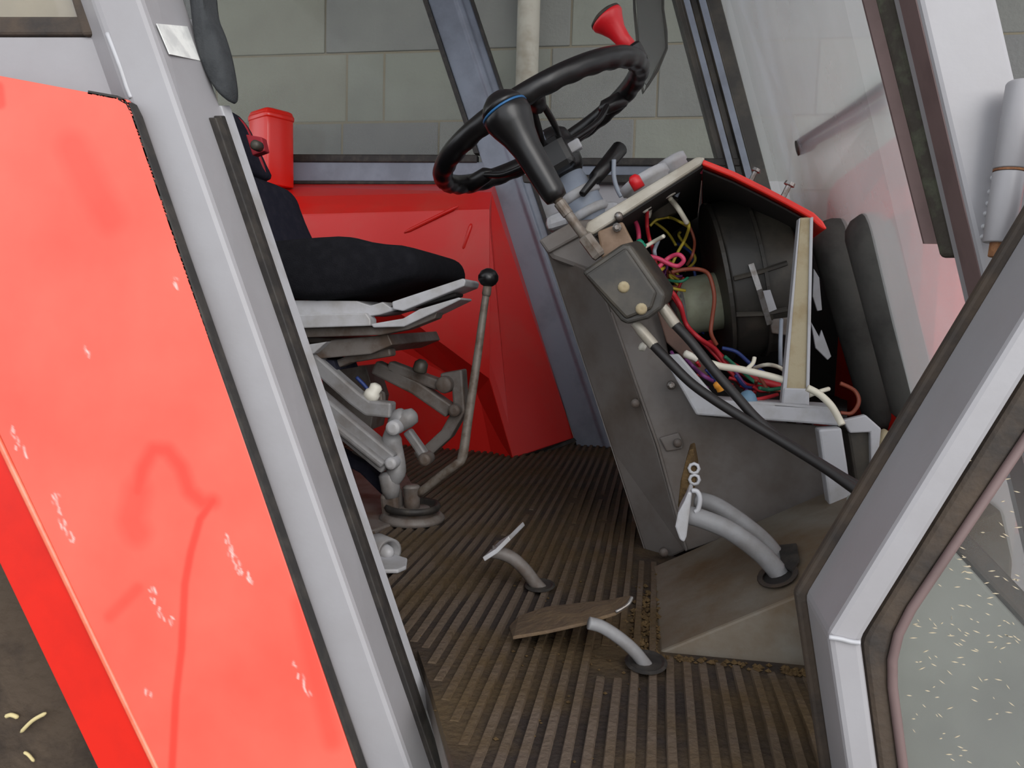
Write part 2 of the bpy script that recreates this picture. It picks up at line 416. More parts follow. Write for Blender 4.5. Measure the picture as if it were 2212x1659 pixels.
wv = [(2148, 385), (2142, 415), (2138, 440), (2133, 462), (2128, 490), (2126, 512)]
for i, (x, y) in enumerate(wv):
    c = PY(x-4, y, AY+0.001)
    mesh_obj('weld_bead', *g_lathe(c-Vector((0, 0.004, 0)), (0, 1, 0), [(0, 0.0006), (0.001, 0.0018), (0.004, 0.0025), (0.008, 0.003)], 8), GREYL, hg, smooth=True)
# far side: pillars, rails, windows
def far_pillar(l0, l1, r0, y, label):
    tt, bb = ext(l0[0], l0[1], l1[0], l1[1], y, ROOFZ, FLOOR)
    w = (PY(r0[0], r0[1], y)-PY(l0[0], l0[1], y)).x
    return tt, bb, w
tt, bb, w = far_pillar((924, 0), (1240, 945), (1014, 0), FAR, '')
fb = mesh_obj('pillar', *g_shear(tt, bb, [(0, 0), (w*0.62, 0), (w*0.70, -0.008), (w*0.80, -0.008), (w*0.84, 0.0), (w, 0.004), (w, 0.06), (0, 0.06)]), GREYB, cab, bevel=0.003, label='blue-grey slanted pillar on the far side')
mesh_obj('rubber_seal', *g_shear(tt, bb+(tt-bb)*0.56, [(-0.014, -0.004), (0.0, -0.006), (0.0, 0.03), (-0.014, 0.03)]), RUB, fb)
mesh_obj('rubber_seal', *g_shear(tt+Vector((w, 0, 0)), bb+Vector((w, 0, 0)), [(0, -0.002), (0.008, -0.002), (0.008, 0.03), (0, 0.03)]), RUB, fb)
tA, bA, wA = far_pillar((1459, 0), (1547, 330), (1558, 0), FAR, '')
fa = mesh_obj('pillar', *g_shear(tA, bA, [(0, 0), (0.014, 0), (0.018, -0.012), (0.034, -0.012), (0.038, 0.0), (0.052, 0), (0.056, -0.014), (0.074, -0.014), (0.078, -0.002), (wA*0.98, -0.002), (wA, 0.08), (0, 0.08)]), BLACKM, cab, bevel=0.002, label='dark far front pillar with grey ridges')
for x0, x1 in ((0.0185, 0.0335), (0.0565, 0.0735)):
    mesh_obj('ridge_strip', *g_shear(tA, bA, [(x0, -0.0155), (x1, -0.0155), (x1, -0.0122), (x0, -0.0122)]), GREYB, fa)
def rail(name, x0, x1, ya, yb, m, dy, th, label=None, seal=True):
    c = [PY(x0, ya, FAR+dy), PY(x1, ya+(x1-x0)*0.003, FAR+dy), PY(x1, yb+(x1-x0)*0.003, FAR+dy), PY(x0, yb, FAR+dy)]
    return mesh_obj(name, *g_prism(c, (0, th, 0)), m, cab, bevel=0.003, label=label)
rail('sill_rail', 420, 1052, 348, 390, GREYB, 0.0, 0.05, 'blue-grey sill rail under the far rear side window')
rail('sill_seal', 420, 1030, 332, 349, RUB, -0.006, 0.03)
rail('sill_seal', 420, 1052, 389, 397, RUB, -0.002, 0.03)
rail('sill_rail', 1128, 1600, 356, 378, GREYB, 0.004, 0.05, 'blue-grey sill rail of the far door')
rail('sill_seal', 1128, 1600, 340, 357, RUB, -0.004, 0.03)
rail('sill_seal', 1128, 1600, 377, 395, RUB, -0.002, 0.03)
mesh_obj('door_lower_panel', *g_prism([PY(x, y, FAR+0.03) for x, y in ((1135, 390), (1700, 392), (1800, 960), (1315, 955))], (0, 0.02, 0)), GREYL, cab)
mesh_obj('window_glass', *g_prism([PY(x, y, FAR+0.02) for x, y in ((380, -300), (845, -300), (1030, 345), (420, 345))], (0, 0.004, 0)), G_FAR, cab)
mesh_obj('window_glass', *g_prism([PY(x, y, FAR+0.02) for x, y in ((925, -300), (1395, -300), (1560, 350), (1130, 350))], (0, 0.004, 0)), G_FAR, cab)
# windscreen
nt_, nb_ = ext(1962, 0, 2092, 560, AY+0.08, 2.35, FLOOR+0.05)
ft_, fb_ = tA+Vector((wA, 0.02, 0)), bA+Vector((wA, 0.02, 0))
kf = (fb_-ft_)
ft2 = ft_+kf*((2.35-ft_.z)/kf.z); fb2 = ft_+kf*((FLOOR+0.30-ft_.z)/kf.z)
nb2 = nt_+(nb_-nt_)*((FLOOR+0.02-nt_.z)/(nb_.z-nt_.z))
mesh_obj('windscreen', *g_prism([nt_, ft2, fb2, nb2], (0.004, 0, 0)), G_WIND, cab, label='dusty windscreen pane')
# floor pan, roof, rear frame
mesh_obj('floor_pan', *g_prism([(-0.38, 0.80, FLOOR-0.012), (-0.235, 0.80, FLOOR-0.012), (-0.198, 0.72, FLOOR-0.012), (-0.147, 0.60, FLOOR-0.012), (-0.14, 0.58, FLOOR-0.012), (0.22, 0.58, FLOOR-0.012), (0.22, 0.86, FLOOR-0.012), (0.5, 0.86, FLOOR-0.012), (0.5, 2.42, FLOOR-0.012), (-1.1, 2.42, FLOOR-0.012), (-1.1, 1.02, FLOOR-0.012), (-0.38, 1.02, FLOOR-0.012)], (0, 0, -0.02)), GREYD, cab)
mesh_obj('roof', *g_box((-0.45, 1.42, ROOFZ+0.04), (0.85, 0, 0), (0, 0.85, 0), (0, 0, 0.04)), GREYL, cab, bevel=0.03)
mesh_obj('rear_frame', *g_box((-1.15, 1.42, 1.28), (0.04, 0, 0), (0, 0.8, 0), (0, 0, 0.3)), GREY, cab, bevel=0.01)
# sloping toe board
TA, TB = PZ(1425, 1408, FLOOR), PZ(1408, 1225, FLOOR)
TC, TD = PY(1760, 1270, 0.86), PY(1790, 1087, 1.205)
TC2 = TA+(TC-TA)*2.2; TD2 = TB+(TD-TB)*2.0
tn = (TC-TA).cross(TB-TA).normalized()
if tn.z < 0: tn = -tn
def toe(px, py, lift=0.0): return PP(px, py, TA+tn*lift, tn)
TD2 = TB+(TC2-TA)+Vector((0.1, 0, 0.0)); TD2.z = TA.z-(tn.x*(TD2.x-TA.x)+tn.y*(TD2.y-TA.y))/tn.z
tb_front = [TA, TC2, Vector((TC2.x, TC2.y-0.005, FLOOR-0.01)), Vector((TA.x, TA.y-0.005, FLOOR-0.01))]
V = [TA, TC2, TD2, TB, Vector((TA.x, TA.y, FLOOR-0.01)), Vector((TC2.x, TC2.y, FLOOR-0.01)), Vector((TD2.x, TD2.y, FLOOR-0.01)), Vector((TB.x, TB.y, FLOOR-0.01))]
toeb = mesh_obj('toe_board', V, [[0, 1, 2, 3], [4, 7, 6, 5], [0, 4, 5, 1], [1, 5, 6, 2], [2, 6, 7, 3], [3, 7, 4, 0]], TOE, cab, bevel=0.003, label='sloping grey toe board stained with mud')

# ------------------------------------------------------------------ ribbed floor mat
fm = thing('floor_mat', (-0.3, 0.7, FLOOR), 'muddy ribbed rubber mat on the cab floor', 'floor mat')
mesh_obj('mat_sheet', *g_prism([(-0.37, 0.80, FLOOR), (-0.235, 0.80, FLOOR), (-0.198, 0.72, FLOOR), (-0.147, 0.603, FLOOR), (-0.139, 0.585, FLOOR), (0.21, 0.585, FLOOR), (0.21, 0.87, FLOOR), (0.45, 0.87, FLOOR), (0.45, 2.34, FLOOR), (-0.98, 2.34, FLOOR), (-0.98, 1.04, FLOOR), (-0.37, 1.04, FLOOR)], (0, 0, -0.012)), MATB, fm)
def rib_geo(x, spans):
    gs = []
    for y0, y1 in spans:
        prof = [(-0.0048, 0), (-0.0034, 0.0058), (0.0034, 0.0058), (0.0048, 0)]
        n = max(2, int((y1-y0)/0.12)); rings = []
        for i in range(n+1):
            y = y0+(y1-y0)*i/n; jx = rnd.uniform(-0.0006, 0.0006); jz = rnd.uniform(-0.0012, 0.0004)
            e = 0.4 if i in (0, n) else 1.0
            rings.append([Vector((x+a+jx, y, FLOOR-0.0005+max(0, c*e+(jz if c > 0 else 0)))) for a, c in prof])
        gs.append(g_loft(rings))
    return join(*gs)
x = -0.90; pitch = 0.0172
while x < 0.20:
    yend = 2.33
    if x > TA.x-0.004: yend = TA.y-0.012-0.10*(x-TA.x)
    elif x > -0.02: yend = 1.18
    y_s = 0.59 if x > -0.135 else (0.61+(-0.135-x)*2.1 if x > -0.235 else (0.82 if x > -0.36 else 1.05))
    spans = [(y_s, yend)]
    if yend > 1.6 and rnd.random() < 0.35:
        g0 = rnd.uniform(1.1, 1.6); spans = [(y_s, g0), (g0+rnd.uniform(0.02, 0.07), yend)]
    if -0.05 < x < -0.02: spans = [(y_s, 0.78), (0.86, yend)]
    mesh_obj('rib', *rib_geo(x, spans), RIBM, fm)
    x += pitch
# dried mud clods along the toe board
V, F = [], []
for i in range(420):
    if i < 230: p = PZ(rnd.gauss(1395, 20), rnd.gauss(1345, 40), FLOOR)
    elif i < 320:
        u = rnd.random(); p = PZ(1430+320*u, 1412+u*40+rnd.uniform(-2, 14), FLOOR)
    else: p = PZ(rnd.gauss(1180, 120), rnd.gauss(1380, 110), FLOOR)
    if p.x > TA.x and p.y > TA.y-0.01: p.x = TA.x-0.004
    s = rnd.uniform(0.002, 0.0055) if i < 320 else rnd.uniform(0.0012, 0.003)
    b0 = len(V)
    for a, bb_, cc in ((1, 0, 0), (-1, 0, 0), (0, 1, 0), (0, -1, 0), (0, 0, 1), (0, 0, -1)):
        V.append(p+Vector((a, bb_, cc*0.7))*s*rnd.uniform(0.6, 1.2)+Vector((0, 0, s*0.4)))
    F += [[b0+q for q in f] for f in ([0, 2, 4], [2, 1, 4], [1, 3, 4], [3, 0, 4], [2, 0, 5], [1, 2, 5], [3, 1, 5], [0, 3, 5])]
md = mesh_obj('mud_crumbs', V, F, MUD)
md['kind'] = 'stuff'; tag(md, 'crumbled dried mud along the toe board and pedals', 'mud')

# ------------------------------------------------------------------ near red fender
FY = 0.645
fen = thing('rear_fender', PY(300, 1500, FY), 'dusty scratched red fender panel beside the grey door pillar', 'fender')
q = [PY(-398, 90, FY), PY(279, 217, FY), PY(853, 1900, FY), PY(458, 1900, FY)]
nu, nv = 220, 480
V, F, uv = quad_grid(q, nu, nv)
pxs = np.array([proj(p) for p in V])
def seg_d(P, a, b):
    a, b = np.array(a, float), np.array(b, float); ab = b-a
    tt_ = np.clip(((P-a)@ab)/(ab@ab), 0, 1)
    return np.hypot(*(P-(a+tt_[:, None]*ab)).T)
def stroke(P, pts, w, soft):
    dd = np.full(len(P), 1e9)
    for a, b in zip(pts[:-1], pts[1:]): dd = np.minimum(dd, seg_d(P, a, b))
    return np.clip((w+soft-dd)/soft, 0, 1)
wet = np.zeros(len(V)); scr = np.zeros(len(V))
wet = np.maximum(wet, 0.60*stroke(pxs, [(462, 1082), (435, 1120), (415, 1190), (402, 1260), (395, 1400), (383, 1500), (372, 1700)], 5, 6))
wet = np.maximum(wet, 0.5*stroke(pxs, [(300, 1060), (312, 1010), (335, 970), (365, 972), (395, 1010), (412, 1060), (440, 1085), (462, 1082)], 5, 20))
wet = np.maximum(wet, 0.35*stroke(pxs, [(300, 1060), (285, 1120), (300, 1150)], 14, 30))
wet = np.maximum(wet, 0.30*stroke(pxs, [(160, 320), (200, 400), (240, 470)], 18, 34))
wet = np.maximum(wet, 0.30*stroke(pxs, [(240, 1330), (300, 1270)], 6, 12))
wet = np.maximum(wet, 0.30*stroke(pxs, [(650, 1300), (690, 1480), (720, 1600)], 8, 22))
wet = np.maximum(wet, 0.5*stroke(pxs, [(-40, 168), (0, 190), (4, 225)], 8, 8))
rr = random.Random(3)
for pts, n, w in (([(488, 1148), (500, 1185), (515, 1215), (540, 1250)], 26, 5), ([(330, 1270), (345, 1320), (385, 1350)], 14, 4), ([(30, 925), (45, 960), (60, 975)], 12, 4), ([(120, 1060), (135, 1120), (160, 1170)], 20, 5), ([(640, 1430), (655, 1480), (670, 1500)], 9, 4), ([(375, 580), (385, 620)], 5, 3), ([(188, 745), (196, 765)], 4, 3), ([(310, 1480), (330, 1500)], 4, 3)):
    for i in range(n):
        k_ = rr.randrange(len(pts)-1); u = rr.random()
        x_ = pts[k_][0]+(pts[k_+1][0]-pts[k_][0])*u+rr.gauss(0, w); y_ = pts[k_][1]+(pts[k_+1][1]-pts[k_][1])*u+rr.gauss(0, w)
        scr = np.maximum(scr, rr.uniform(0.15, 0.75)*stroke(pxs, [(x_, y_), (x_+rr.uniform(-2, 5), y_+rr.uniform(2, 12))], 0.0, 3.4))
# red paint with a dust film, wiped streaks and pale scratches
mF, tF, bF = nt('dusty_scratched_red_paint'); N, L = tF.nodes, tF.links
at = N.new('ShaderNodeAttribute'); at.attribute_name = 'wear'
sp = N.new('ShaderNodeSeparateColor'); L.new(at.outputs['Color'], sp.inputs['Color'])
tc = N.new('ShaderNodeTexCoord'); nz = N.new('ShaderNodeTexNoise'); nz.inputs['Scale'].default_value = 7; nz.inputs['Detail'].default_value = 8
L.new(tc.outputs['Object'], nz.inputs['Vector'])
mr = N.new('ShaderNodeMapRange'); mr.inputs['From Min'].default_value = 0.3; mr.inputs['From Max'].default_value = 0.7; mr.inputs['To Min'].default_value = 0.36; mr.inputs['To Max'].default_value = 0.60
L.new(nz.outputs['Fac'], mr.inputs['Value'])
inv = N.new('ShaderNodeMath'); inv.operation = 'SUBTRACT'; inv.inputs[0].default_value = 1.0; L.new(sp.outputs['Red'], inv.inputs[1])
dm = N.new('ShaderNodeMath'); dm.operation = 'MULTIPLY'; L.new(mr.outputs['Result'], dm.inputs[0]); L.new(inv.outputs[0], dm.inputs[1])
m1 = N.new('ShaderNodeMix'); m1.data_type = 'RGBA'; m1.inputs['A'].default_value = lin((224, 36, 22)); m1.inputs['B'].default_value = lin((238, 130, 110))
L.new(dm.outputs[0], m1.inputs['Factor'])
m2 = N.new('ShaderNodeMix'); m2.data_type = 'RGBA'; m2.inputs['B'].default_value = lin((240, 226, 220))
L.new(sp.outputs['Green'], m2.inputs['Factor']); L.new(m1.outputs['Result'], m2.inputs['A']); L.new(m2.outputs['Result'], bF.inputs['Base Color'])
bF.inputs['Roughness'].default_value = 0.5
side = mesh_obj('side_panel', V, F, mF, fen, smooth=True, solid=0.004)
me = side.data
lookup = {}
cc = WPOS[side.name]
ca = me.color_attributes.new('wear', 'FLOAT_COLOR', 'POINT')
co = np.empty(len(me.vertices)*3, np.float32); me.vertices.foreach_get('co', co)
if len(me.vertices) == len(V):
    arr = np.zeros((len(V), 4), np.float32); arr[:, 0] = wet; arr[:, 1] = scr; arr[:, 3] = 1
    ca.data.foreach_set('color', arr.ravel())
# folded edge of the fender, turned back towards the wheel
fold = [PY(x, y, FY-0.001) for x, y in ((-398, 92+33), (0, 950), (342, 1659), (458, 1900))]
fold = [PY(-398, 125, FY), PY(0, 951, FY), PY(341, 1659, FY), PY(458, 1900, FY)]
outr = [PY(-530, 105, FY+0.006), PY(-2, 1214, FY+0.006), PY(211, 1659, FY+0.006), PY(328, 1905, FY+0.006)]
mesh_obj('folded_edge', *g_strip(fold, outr, (0, 0.004, 0)), RED, fen, bevel=0.001, label='bright red folded wheel arch edge')
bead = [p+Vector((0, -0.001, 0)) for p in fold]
mesh_obj('edge_highlight_bead', *g_tube(smooth_path(bead, 8), 0.0032, 8), mat('red_edge_highlight', (240, 104, 78), 0.25, col2=(236, 140, 110), scale=12), fen, smooth=True)  # pale bead: the highlight along the fold painted into its colour
# rubber edging between panel and pillar
gp = [PY(x, y, FY+0.004) for x, y in ((200, 203), (262, 214), (284, 226), (296, 250), (402, 560), (556, 1000), (783, 1659), (865, 1900))]
mesh_obj('rubber_edging', *g_bar(gp, 0.012, 0.003, (0, 1, 0)), RUB, fen)
# rear tyre under the fender
ty = thing('rear_wheel', (-1.27, 0.85, 0.0), 'dark muddy rear tyre under the red fender', 'wheel')
WC = Vector((-1.27, 0.85, 0.84))
prof = [(-0.12, 0.44), (-0.135, 0.60), (-0.125, 0.74), (-0.09, 0.80), (0.09, 0.80), (0.125, 0.74), (0.135, 0.60), (0.12, 0.44)]
tyr = mesh_obj('tyre', *g_lathe(WC, (0, 1, 0), prof, 56), TYRE, ty, smooth=True)
for k in range(22):
    for s in (-1, 1):
        a_ = 2*math.pi*(k+(0.5 if s > 0 else 0))/22
        V8 = []
        for r_ in (0.785, 0.838):
            V8 += [WC+Vector((math.cos(a_+e)*(r_-f), s*y, math.sin(a_+e)*(r_-f))) for e, y, f in ((0, 0.13, 0.03), (0.05, 0.13, 0.03), (0.225, -0.01, 0), (0.175, -0.01, 0))]
        mesh_obj('tread_lug', V8, [[0, 1, 2, 3], [7, 6, 5, 4], [0, 4, 5, 1], [1, 5, 6, 2], [2, 6, 7, 3], [3, 7, 4, 0]], TYRE, tyr)
mesh_obj('rim', *g_lathe(WC, (0, 1, 0), [(-0.10, 0.44), (-0.125, 0.45), (-0.125, 0.42), (-0.04, 0.33), (-0.04, 0.05), (0.1, 0.05), (0.1, 0.44)], 40), GREYL, ty, smooth=True)

# ------------------------------------------------------------------ far red fender inside the cab
ff = thing('inner_fender', PZ(1108, 988, FLOOR), 'red far-side fender inside the cab behind the seat', 'fender')
A1 = PY(1057, 452, 1.98); A2 = PY(1057, 818, 1.93); A3 = PY(1108, 990, 1.96); A4 = PY(1240, 946, 2.21); A5 = PY(1068, 397, 2.21)
B1 = PY(380, 470, 1.98); B0 = PY(380, 397, 2.21)
A0 = PY(1062, 415, 2.06); B05 = PY(380, 430, 2.06)
R1_ = PY(905, 705, 1.96); R0_ = PY(560, 470, 1.98); R2_ = A2
LB = PY(958, 968, 2.10); LB0 = PY(560, 940, 2.10)
M0 = PY(840, 700, 2.06); M1 = PY(1030, 850, 2.02); M00 = PY(560, 520, 2.08)
mesh_obj('front_face', *g_prism([A5, A0, A1, A2, A3, A4], (-0.004, 0.003, 0)), REDIN, ff, bevel=0.002)
mesh_obj('top_face', *g_prism([B0, A5, A0, B05], (0, 0, -0.003)), REDIN, ff)
mesh_obj('shoulder', *g_prism([B05, A0, A1, B1], (0, 0.003, -0.002)), REDIN, ff)
mesh_obj('upper_face', *g_prism([B1, A1, A2, R1_, R0_], (0, 0.003, 0)), REDIN, ff)
mesh_obj('ridge_face', *g_prism([R0_, R1_, A2, M1, M0, M00], (0, 0.003, 0)), REDIN, ff)
mesh_obj('lower_face', *g_prism([M00, M0, M1, A2, A3, PY(1086, 986, 2.0), LB, LB0], (0, 0.003, 0)), REDIN, ff)
for a_, b_ in (((873, 503), (990, 445)), ((1000, 540), (1018, 483)), ((905, 690), (1052, 806))):
    pa, pb = PY(a_[0], a_[1], 1.976), PY(b_[0], b_[1], 1.976)
    mesh_obj('pressed_rib', *g_tube([pa, pa.lerp(pb, 0.1), pa.lerp(pb, 0.9), pb], [0.002, 0.005, 0.005, 0.002], 8), REDIN, ff, smooth=True)
mesh_obj('base_strip', *g_prism([PY(940, 968, 2.08), PY(1086, 988, 1.99), PY(1084, 1005, 1.985), PY(940, 1005, 2.07)], (0, 0.01, 0)), RUB, ff)
mesh_obj('base_seal', *g_prism([PY(1086, 996, 1.95), PY(1112, 990, 1.95), PY(1240, 946, 2.2), PY(1246, 952, 2.2), PY(1100, 1008, 1.95)], (0, 0.006, 0)), RUB, ff)
# ------------------------------------------------------------------ red canister box
tb = thing('tool_box', PY(590, 394, 2.12), 'red plastic box with rounded corners standing on the far fender', 'box')
bxl, bxm, bxr = PY(533, 232, 2.1), PY(576, 228, 2.04), PY(638, 240, 2.12)
bw = PY(646, 393, 2.12); hz = bxr.z-bw.z
def boxring(z, k=1.0):
    c = (bxl+bxr)/2+Vector((0.0, 0.045, 0))
    P4 = [bxl, bxm, bxr, bxl+bxr-bxm]
    out = []
    for i in range(4):
        a, b_, c_ = P4[i-1], P4[i], P4[(i+1) % 4]
        for t_ in (0.0, 0.5, 1.0):
            p = b_.lerp(a, 0.16*(1-t_)).lerp(b_.lerp(c_, 0.16*t_), 0.5 if 0 < t_ < 1 else t_)
            out.append(p)
    cen = sum(out, Vector())/len(out)
    return [Vector((cen.x+(p.x-cen.x)*k, cen.y+(p.y-cen.y)*k, z)) for p in out]
zt = bxm.z
shift = Vector(((PY(646, 393, 2.12)-bxr).x, 0, 0))*0.0
mesh_obj('body', *g_loft([boxring(zt-hz-0.012, 1.03), boxring(zt-0.05, 1.0), boxring(zt-0.012, 1.0), boxring(zt-0.003, 0.95), boxring(zt, 0.85)]), REDBOX, tb, smooth=True, bevel=0.002)
mesh_obj('lid_rim', *g_loft([boxring(zt-0.026, 1.02), boxring(zt-0.022, 1.04), boxring(zt-0.016, 1.04), boxring(zt-0.012, 1.02)]), REDBOX, tb, smooth=True)

# ------------------------------------------------------------------ driver's seat
seat = thing('driver_seat', PZ(850, 1130, FLOOR), 'black fabric driver seat on grey scissor suspension', 'seat')
SY0, SY1 = 1.22, 1.56
def pad(name, outline, y0, y1, m, rnd_=0.022, label=None, dx_=0):
    """cushion from a side outline: rings across the seat, drawn in at both ends"""
    pts = [Vector((PY(x+dx_, y, SY1-0.02).x, SY0, PY(x, y, SY0).z)) for x, y in outline]
    cen = sum(pts, Vector())/len(pts)
    pts = smooth_path(pts, 3, closed=True)
    rings = []
    for y, k in ((y0, 0.0), (y0+rnd_*0.25, 0.6), (y0+rnd_, 0.93), (y0+rnd_*2.5, 1.0), ((y0+y1)/2, 1.03), (y1-rnd_*2.5, 1.0), (y1-rnd_, 0.93), (y1-rnd_*0.25, 0.6), (y1, 0.0)):
        r = []
        for p in pts:
            d_ = p-cen; L_ = Vector((d_.x, 0, d_.z)).length
            q_ = max(0.15, (L_-rnd_*(1-k))/L_) if L_ > 0 else 1
            r.append(Vector((cen.x+d_.x*q_, y, cen.z+d_.z*q_)))
        rings.append(r)
    return mesh_obj(name, *g_loft(rings), m, seat, smooth=True, label=label)
pad('seat_cushion', [(560, 560), (620, 542), (740, 520), (860, 508), (905, 518), (945, 526), (985, 532), (1004, 558), (1002, 596), (955, 618), (890, 642), (820, 655), (740, 644), (640, 646), (560, 650)], SY0, SY1, FAB, 0.02, 'black fabric seat cushion')
cu = bpy.data.objects['seat_cushion']
edge = smooth_path([PY(x, y, SY0+0.010) for x, y in ((640, 556), (700, 548), (760, 538), (820, 532), (866, 540), (884, 560), (886, 590))], 5)
mesh_obj('seam', *g_tube(edge, 0.0035, 6), FAB, cu, smooth=True)
pad('backrest', [(535, 333), (585, 337), (612, 362), (624, 395), (642, 455), (662, 520), (672, 545), (585, 560), (560, 500), (530, 420), (505, 345)], SY0+0.01, SY1-0.01, FABN, 0.02, 'navy fabric lower backrest', 30)
pad('backrest_upper', [(430, 150), (470, 140), (502, 178), (520, 225), (540, 285), (548, 322), (500, 332), (470, 260), (440, 190)], SY0+0.03, SY1-0.03, FABN, 0.015, 'navy fabric upper backrest with red piping', 48)
mesh_obj('piping', *g_tube(smooth_path([Vector((PY(x+46, y, SY1-0.02).x, SY1-0.06, PY(x, y, SY0).z)) for x, y in ((484, 160), (502, 180), (520, 225), (540, 285), (546, 318))], 4), 0.005, 8), REDPIPE, bpy.data.objects['backrest_upper'], smooth=True)
mesh_obj('recline_knob', *g_lathe(PY(548, 312, SY0+0.10), (0, 1, 0), [(0, 0.006), (0.004, 0.009), (0.02, 0.009)], 12), BLACKM, seat, smooth=True)
mesh_obj('pivot_bracket', *g_prism([PY(x, y, SY0+0.14) for x, y in ((530, 290), (565, 296), (572, 326), (545, 336))], (0, 0.02, 0)), REDPIPE, seat, bevel=0.002)
# seat pan of pressed steel
def plate(name, pts, y0, th, m, par=None, bev=0.002, label=None):
    return mesh_obj(name, *g_prism([PY(x, y, y0) for x, y in pts], (0, th, 0)), m, par or seat, bevel=bev, label=label)
SW = 0.10
pan = plate('seat_pan', [(560, 648), (770, 650), (800, 660), (826, 652), (844, 664), (866, 666), (820, 680), (790, 684), (560, 684)], SY0+0.02, SW, GREYL)
plate('side_rail', [(560, 682), (790, 676), (800, 690), (800, 704), (560, 712)], SY0+0.008, 0.03, GREYL, pan)
plate('front_lip', [(846, 652), (1000, 601), (1006, 606), (1003, 618), (870, 672), (848, 668)], SY0+0.012, SW, GREYL, pan)
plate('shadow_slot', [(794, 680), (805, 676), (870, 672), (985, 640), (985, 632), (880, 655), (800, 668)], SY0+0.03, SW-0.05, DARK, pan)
plate('lower_lip', [(800, 700), (870, 688), (905, 668), (992, 642), (996, 647), (945, 672), (872, 706), (806, 708)], SY0+0.015, SW-0.02, GREYL, pan)
plate('under_pan', [(560, 712), (800, 704), (872, 700), (945, 674), (940, 688), (880, 712), (820, 724), (560, 732)], SY0+0.03, SW-0.06, CASTD, pan)
plate('carrier', [(672, 764), (715, 735), (838, 722), (848, 745), (800, 765), (690, 775)], SY0+0.05, 0.3, CASTD, seat)
tc_ = PY(750, 742, SY0+0.17)
mesh_obj('turntable', *g_lathe(tc_-Vector((0, 0, 0.012)), (0, 0, 1), [(0, 0.06), (0.002, 0.075), (0.012, 0.08), (0.016, 0.095), (0.024, 0.095), (0.026, 0.06)], 32), CASTD, seat, smooth=True, bevel=0.001)
plate('spring_housing', [(690, 800), (790, 790), (812, 860), (800, 930), (720, 930)], SY0+0.26, 0.08, CASTD)
plate('carrier_wedge', [(660, 745), (706, 738), (676, 765), (664, 762)], SY0+0.03, 0.03, GREYL, seat)
plate('rear_stop', [(670, 775), (720, 778), (728, 800), (690, 800)], SY0+0.06, 0.1, FABN, seat)
# suspension links and castings
def link(name, pts, y, w, th, m, par=None, bev=0.004):
    return mesh_obj(name, *g_bar([PY(px, py, y) for px, py in pts], th, w, (0, 1, 0)), m, par or seat, bevel=bev)
def bolt(px, py, y, r, par=None, m=None, d=0.02):
    return mesh_obj('bolt', *g_lathe(PY(px, py, y)-Vector((0, d, 0)), (0, 1, 0), [(0, r*0.55), (d*0.15, r*0.92), (d*0.45, r), (d*1.6, r)], 14), m or GREYL, par or seat, smooth=True, bevel=0.001)
link('link', [(700, 800), (760, 775), (850, 760)], SY0+0.09, 0.014, 0.03, CASTD)
a1 = link('link', [(670, 770), (770, 858), (800, 880), (850, 885)], SY0+0.06, 0.026, 0.03, CAST)
l1 = link('link', [(640, 830), (845, 1000)], SY0+0.05, 0.040, 0.035, CAST)
link('link_edge', [(640, 850), (830, 1004)], SY0+0.03, 0.012, 0.02, CAST, l1)
link('link', [(812, 792), (900, 836), (975, 888)], SY0+0.20, 0.026, 0.03, CASTD)
link('link', [(842, 790), (900, 812), (962, 835)], SY0+0.20, 0.020, 0.03, CASTD)
br = link('bracket', [(958, 818), (992, 812), (997, 884), (968, 935), (930, 970), (905, 985)], SY0+0.21, 0.022, 0.04, CASTD)
bolt(963, 830, SY0+0.19, 0.016, br, CASTD); bolt(985, 885, SY0+0.19, 0.012, br, CASTD)
cp = [PY(x, y, SY0+0.06) for x, y in ((876, 900), (850, 912), (846, 950), (862, 985), (852, 1030), (838, 1065))]
up_ = mesh_obj('upright', *g_tube(smooth_path(cp, 5), [0.013+0.004*math.sin(i*0.75) for i in range(26)], 12), CAST, seat, smooth=True, label='grey cast suspension upright')
mesh_obj('upright_head', *g_lathe(PY(895, 897, SY0+0.06), PY(842, 922, SY0+0.06)-PY(895, 897, SY0+0.06), [(-0.004, 0.005), (0.0, 0.013), (0.012, 0.016), (0.03, 0.017), (0.042, 0.015), (0.046, 0.006)], 16), CAST, up_, smooth=True)
mesh_obj('upright_foot', *g_lathe(PY(838, 1018, SY0+0.06), PY(846, 1068, SY0+0.06)-PY(838, 1018, SY0+0.06), [(0, 0.012), (0.006, 0.017), (0.03, 0.016), (0.045, 0.012)], 16), CAST, up_, smooth=True)
bolt(855, 922, SY0+0.045, 0.013, up_); bolt(850, 998, SY0+0.045, 0.011, up_)
link('stay', [(880, 930), (905, 965), (918, 985)], SY0+0.12, 0.016, 0.02, CAST)
link('lower_arm', [(700, 960), (790, 1010), (840, 1060)], SY0+0.12, 0.02, 0.03, FABN)
link('lower_arm', [(700, 1000), (770, 985), (800, 990)], SY0+0.14, 0.02, 0.03, CASTD)
bolt(922, 990, SY0+0.12, 0.012, None, CASTD)
mesh_obj('release_knob', *g_lathe(PY(905, 805, SY0+0.15), PY(914, 772, SY0+0.15)-PY(905, 805, SY0+0.15), [(0, 0.010), (0.004, 0.013), (0.018, 0.012), (0.024, 0.006)], 14), BLACKM, seat, smooth=True)
mesh_obj('height_knob', *g_lathe(PY(806, 848, SY0+0.06), PY(816, 830, SY0+0.06)-PY(806, 848, SY0+0.06), [(-0.012, 0.014), (0.0, 0.013), (0.004, 0.010), (0.012, 0.011), (0.016, 0.006)], 14), WHITE, seat, smooth=True)
plate('knob_bracket', [(780, 850), (800, 838), (824, 850), (826, 872), (800, 874), (782, 866)], SY0+0.07, 0.02, CASTD)
